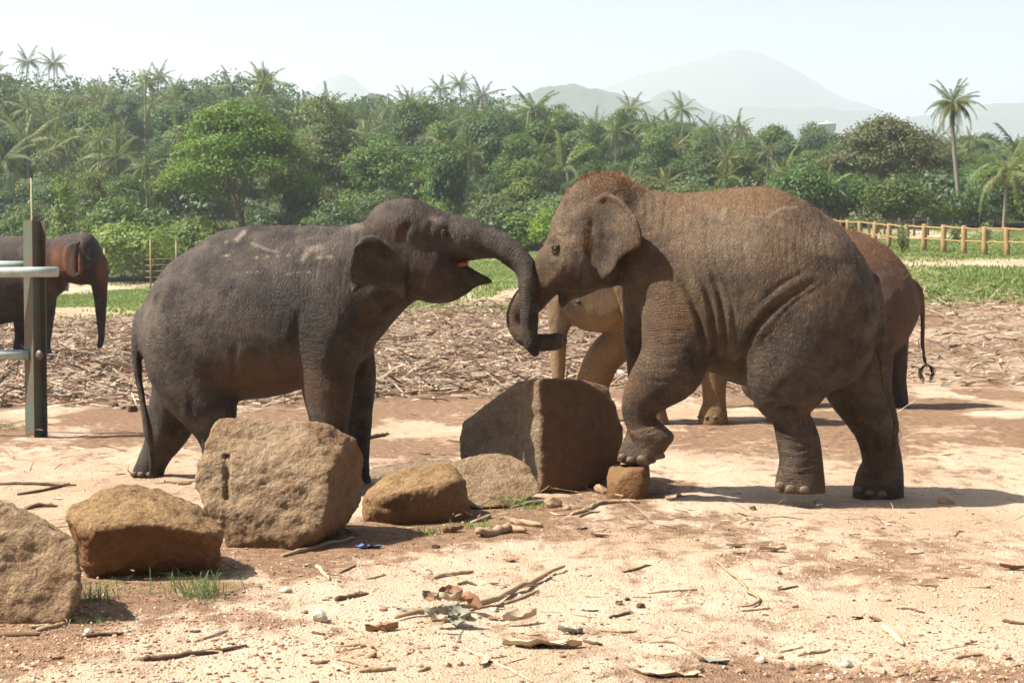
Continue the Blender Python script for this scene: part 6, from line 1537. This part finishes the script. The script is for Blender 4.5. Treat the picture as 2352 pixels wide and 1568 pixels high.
for k in range(16):
    x = 985 + 95 * g6.random(); y = 1395 + 62 * g6.random()
    dead_leaf(x, y, 34 + 34 * g6.random(), .55, (M_deadgrey, M_deadpale, M_dead)[k % 3], 'crumpled leaf in the heap of dry leaves on the trampled earth', 'leaves in the dry heap', .9, None, lift=.02 + .05 * g6.random(), tilt=g6.normal() * .5)
for k in range(26):
    x = 20 + 2300 * g6.random(); y = 1020 + 530 * g6.random()
    if 1480 < x < 2090 and y < 1180: continue
    dead_leaf(x, y, 14 + 22 * g6.random(), .45, (M_deadpale, M_dead, M_dead)[k % 3], 'small dry leaf lying on the sand', 'dry leaves on the sand', .3)

# pebbles and crumbs nobody could count
def scatter_pebbles(name, label, n, seed, mat, rmin, rmax, dens):
    g = np.random.default_rng(seed); V0, F0 = stone_mesh(seed, 1); Vs, Fs = [], []; k = 0; tries = 0
    y = 1000 + 600 * g.random(n * 3) ** .75; x = -40 + 2430 * g.random(n * 3)
    Y = HCAM * FOC / (y - HOR); X = at_col(x, Y); w = dens(X, Y, x, y); ok = g.random(n * 3) < w; X, Y = X[ok][:n], Y[ok][:n]; Z = terrain(X, Y)
    m = len(X); r = rmin + (rmax - rmin) * g.random(m) ** 3; a = g.random(m) * 6.28
    sx = r * (1 + .5 * g.random(m)); sz = r * (.5 + .4 * g.random(m))
    px_ = V0[None, :, 0] * sx[:, None]; py_ = V0[None, :, 1] * r[:, None]
    VV = np.stack([px_ * np.cos(a)[:, None] - py_ * np.sin(a)[:, None] + X[:, None], px_ * np.sin(a)[:, None] + py_ * np.cos(a)[:, None] + Y[:, None], V0[None, :, 2] * sz[:, None] + (Z + sz * .35)[:, None]], -1).reshape(-1, 3)
    FF = (F0[None] + (np.arange(m) * len(V0))[:, None, None]).reshape(-1, 3)
    o = obj(name, mesh_np(name, VV, FF, mat, False)); tag(o, label, 'gravel', kind='stuff')
def speck_material(name, cols, scale=40):
    t = NT(name); v = t.pos(); w = t.n('ShaderNodeTexWhiteNoise'); 
    sc = t.n('ShaderNodeVectorMath', operation='SNAP'); t.l(v, sc.inputs[0]); sc.inputs[1].default_value = (.03, .03, .5); t.l(sc.outputs[0], w.inputs['Vector'])
    col = t.ramp(w.outputs['Value'], [(i / (len(cols) - 1), c) for i, c in enumerate(cols)]); return t.done(col, .9, None, .2)
M_grav = speck_material('gravel_mix', [(0.62, 0.47, 0.33), (0.42, 0.27, 0.17), (0.55, 0.38, 0.25), (0.28, 0.17, 0.10), (0.70, 0.60, 0.48)])
M_crumb = speck_material('crumb_mix', [(0.24, 0.14, 0.08), (0.38, 0.23, 0.14), (0.16, 0.09, 0.055), (0.45, 0.30, 0.19)])
def dens_g(X, Y, x, y): return np.clip(.35 + fbm(X * 1.3, Y * 1.3, o=3, seed=51) * 1.2, .03, 1)
def dens_c(X, Y, x, y):
    rl = np.interp(x, [-200, 100, 300, 700, 950, 1200, 1450, 1700], [6.9, 7.2, 8.0, 8.9, 9.8, 10.8, 11.4, 12.5]); return np.clip(.02 + .9 * np.exp(-((Y - rl + .3) / .9) ** 2) * (x < 1600) + .5 * np.exp(-((Y - 6.6) / .4) ** 2) * (x < 1500) + fbm(X * 1.1, Y * 1.1, o=3, seed=52) * .5, .0, 1)
scatter_pebbles('gravel', 'fine pale gravel strewn over the sand', 9000, 61, M_grav, .002, .011, dens_g)
scatter_pebbles('earth_crumbs', 'brown earth crumbs strewn over the ground', 5500, 62, M_crumb, .002, .012, dens_c)

# the belt of straw, stalks and dry leaves behind the elephants
def litter(name, label, n, seed, mats, y0, y1, lfun, mask, wfun):
    g = np.random.default_rng(seed); Y = y0 + (y1 - y0) * g.random(n * 2) ** 1.3; X = at_col(-150 + 2650 * g.random(n * 2), Y)
    ok = g.random(n * 2) < mask(X, Y); X, Y = X[ok][:n], Y[ok][:n]; m = len(X); a = g.normal(size=m) * .8 + (g.random(m) < .5) * 3.14
    L = lfun(g, m); W = wfun(g, m); tl = np.abs(g.normal(size=m)) * .28; d = np.stack([np.cos(a) * np.cos(tl), np.sin(a) * np.cos(tl), np.sin(tl)], 1); s = np.stack([-np.sin(a), np.cos(a), g.normal(size=m) * .6], 1) * W[:, None]
    p = np.stack([X, Y, terrain(X, Y) + .01 + .07 * g.random(m)], 1); bend = np.stack([g.normal(size=m) * .12, g.normal(size=m) * .12, -.1 + g.normal(size=m) * .1], 1) * L[:, None]
    q = p + d * L[:, None] * .5 + bend * .2; e = p + d * L[:, None] + bend
    V = np.stack([p - s, p + s, q + s, q - s, e + s * .6, e - s * .6], 1).reshape(-1, 3); b = np.arange(m)[:, None] * 6; F = np.concatenate([b + np.array([[0, 1, 2, 3]]), b + np.array([[3, 2, 4, 5]])])
    o = obj(name, mesh_np(name, V, F, mats, False)); tag(o, label, 'litter', kind='stuff')
def lit_material(name, cols):
    t = NT(name); v = t.pos(); sc = t.n('ShaderNodeVectorMath', operation='SNAP'); t.l(v, sc.inputs[0]); sc.inputs[1].default_value = (.22, .22, 9); w = t.n('ShaderNodeTexWhiteNoise'); t.l(sc.outputs[0], w.inputs['Vector'])
    return t.done(t.ramp(w.outputs['Value'], [(i / (len(cols) - 1), c) for i, c in enumerate(cols)]), .8, None, .25)
M_straw = lit_material('straw_mix', [(0.16, 0.10, 0.065), (0.32, 0.22, 0.14), (0.22, 0.13, 0.08), (0.52, 0.42, 0.30), (0.10, 0.07, 0.05), (0.36, 0.24, 0.15)])
M_dryleaf = lit_material('dry_leaf_mix', [(0.26, 0.19, 0.14), (0.45, 0.39, 0.31), (0.13, 0.095, 0.075), (0.34, 0.25, 0.18), (0.10, 0.085, 0.06), (0.62, 0.56, 0.47)])
litter('straw', 'thick layer of straw and dry stalks behind the elephants', 26000, 71, M_straw, 17, 56, lambda g, m: .12 + .55 * g.random(m) ** 2.2, litter_mask, lambda g, m: .005 + .007 * g.random(m))
litter('leaf_litter', 'dry leaves mixed into the straw behind the elephants', 9000, 72, M_dryleaf, 17, 54, lambda g, m: .07 + .13 * g.random(m), litter_mask, lambda g, m: .010 + .018 * g.random(m))
litter('scattered_straw', 'thin scattered stalks on the sand around the elephants', 1500, 73, M_straw, 9.5, 22, lambda g, m: .05 + .3 * g.random(m) ** 2, lambda X, Y: np.clip(.3 + fbm(X * .6, Y * .6, o=3, seed=53) * .9, 0, 1), lambda g, m: .002 + .003 * g.random(m))

litter('fine_straw', 'fine broken straw and bark bits strewn over the near sand', 1300, 74, M_straw, 5.6, 10.5, lambda g, m: .015 + .09 * g.random(m) ** 2, lambda X, Y: np.clip(.35 + fbm(X * .9, Y * .9, o=3, seed=54) * 1.2, 0, 1), lambda g, m: .0012 + .003 * g.random(m))

# ---------------------------------------------------------------- haze
t = NT('haze_air'); t.t.nodes.remove(t.b)
pv = t.n('ShaderNodeVolumePrincipled'); pv.inputs['Color'].default_value = (0.86, 0.92, 1.0, 1); pv.inputs['Density'].default_value = 0.00034; pv.inputs['Anisotropy'].default_value = 0.15
t.l(pv.outputs[0], t.out.inputs['Volume'])
x0, x1, y0, y1, z0, z1 = -2400, 2400, -60, 4950, -12, 640
Vh = np.array([(x, y, z) for z in (z0, z1) for y in (y0, y1) for x in (x0, x1)], float)
hz = obj('haze', mesh_np('haze', Vh, np.array([[0, 2, 3, 1], [4, 5, 7, 6], [0, 1, 5, 4], [2, 6, 7, 3], [0, 4, 6, 2], [1, 3, 7, 5]]), t.m, False))
tag(hz, 'thin pale haze that softens the distance', 'haze', kind='stuff')
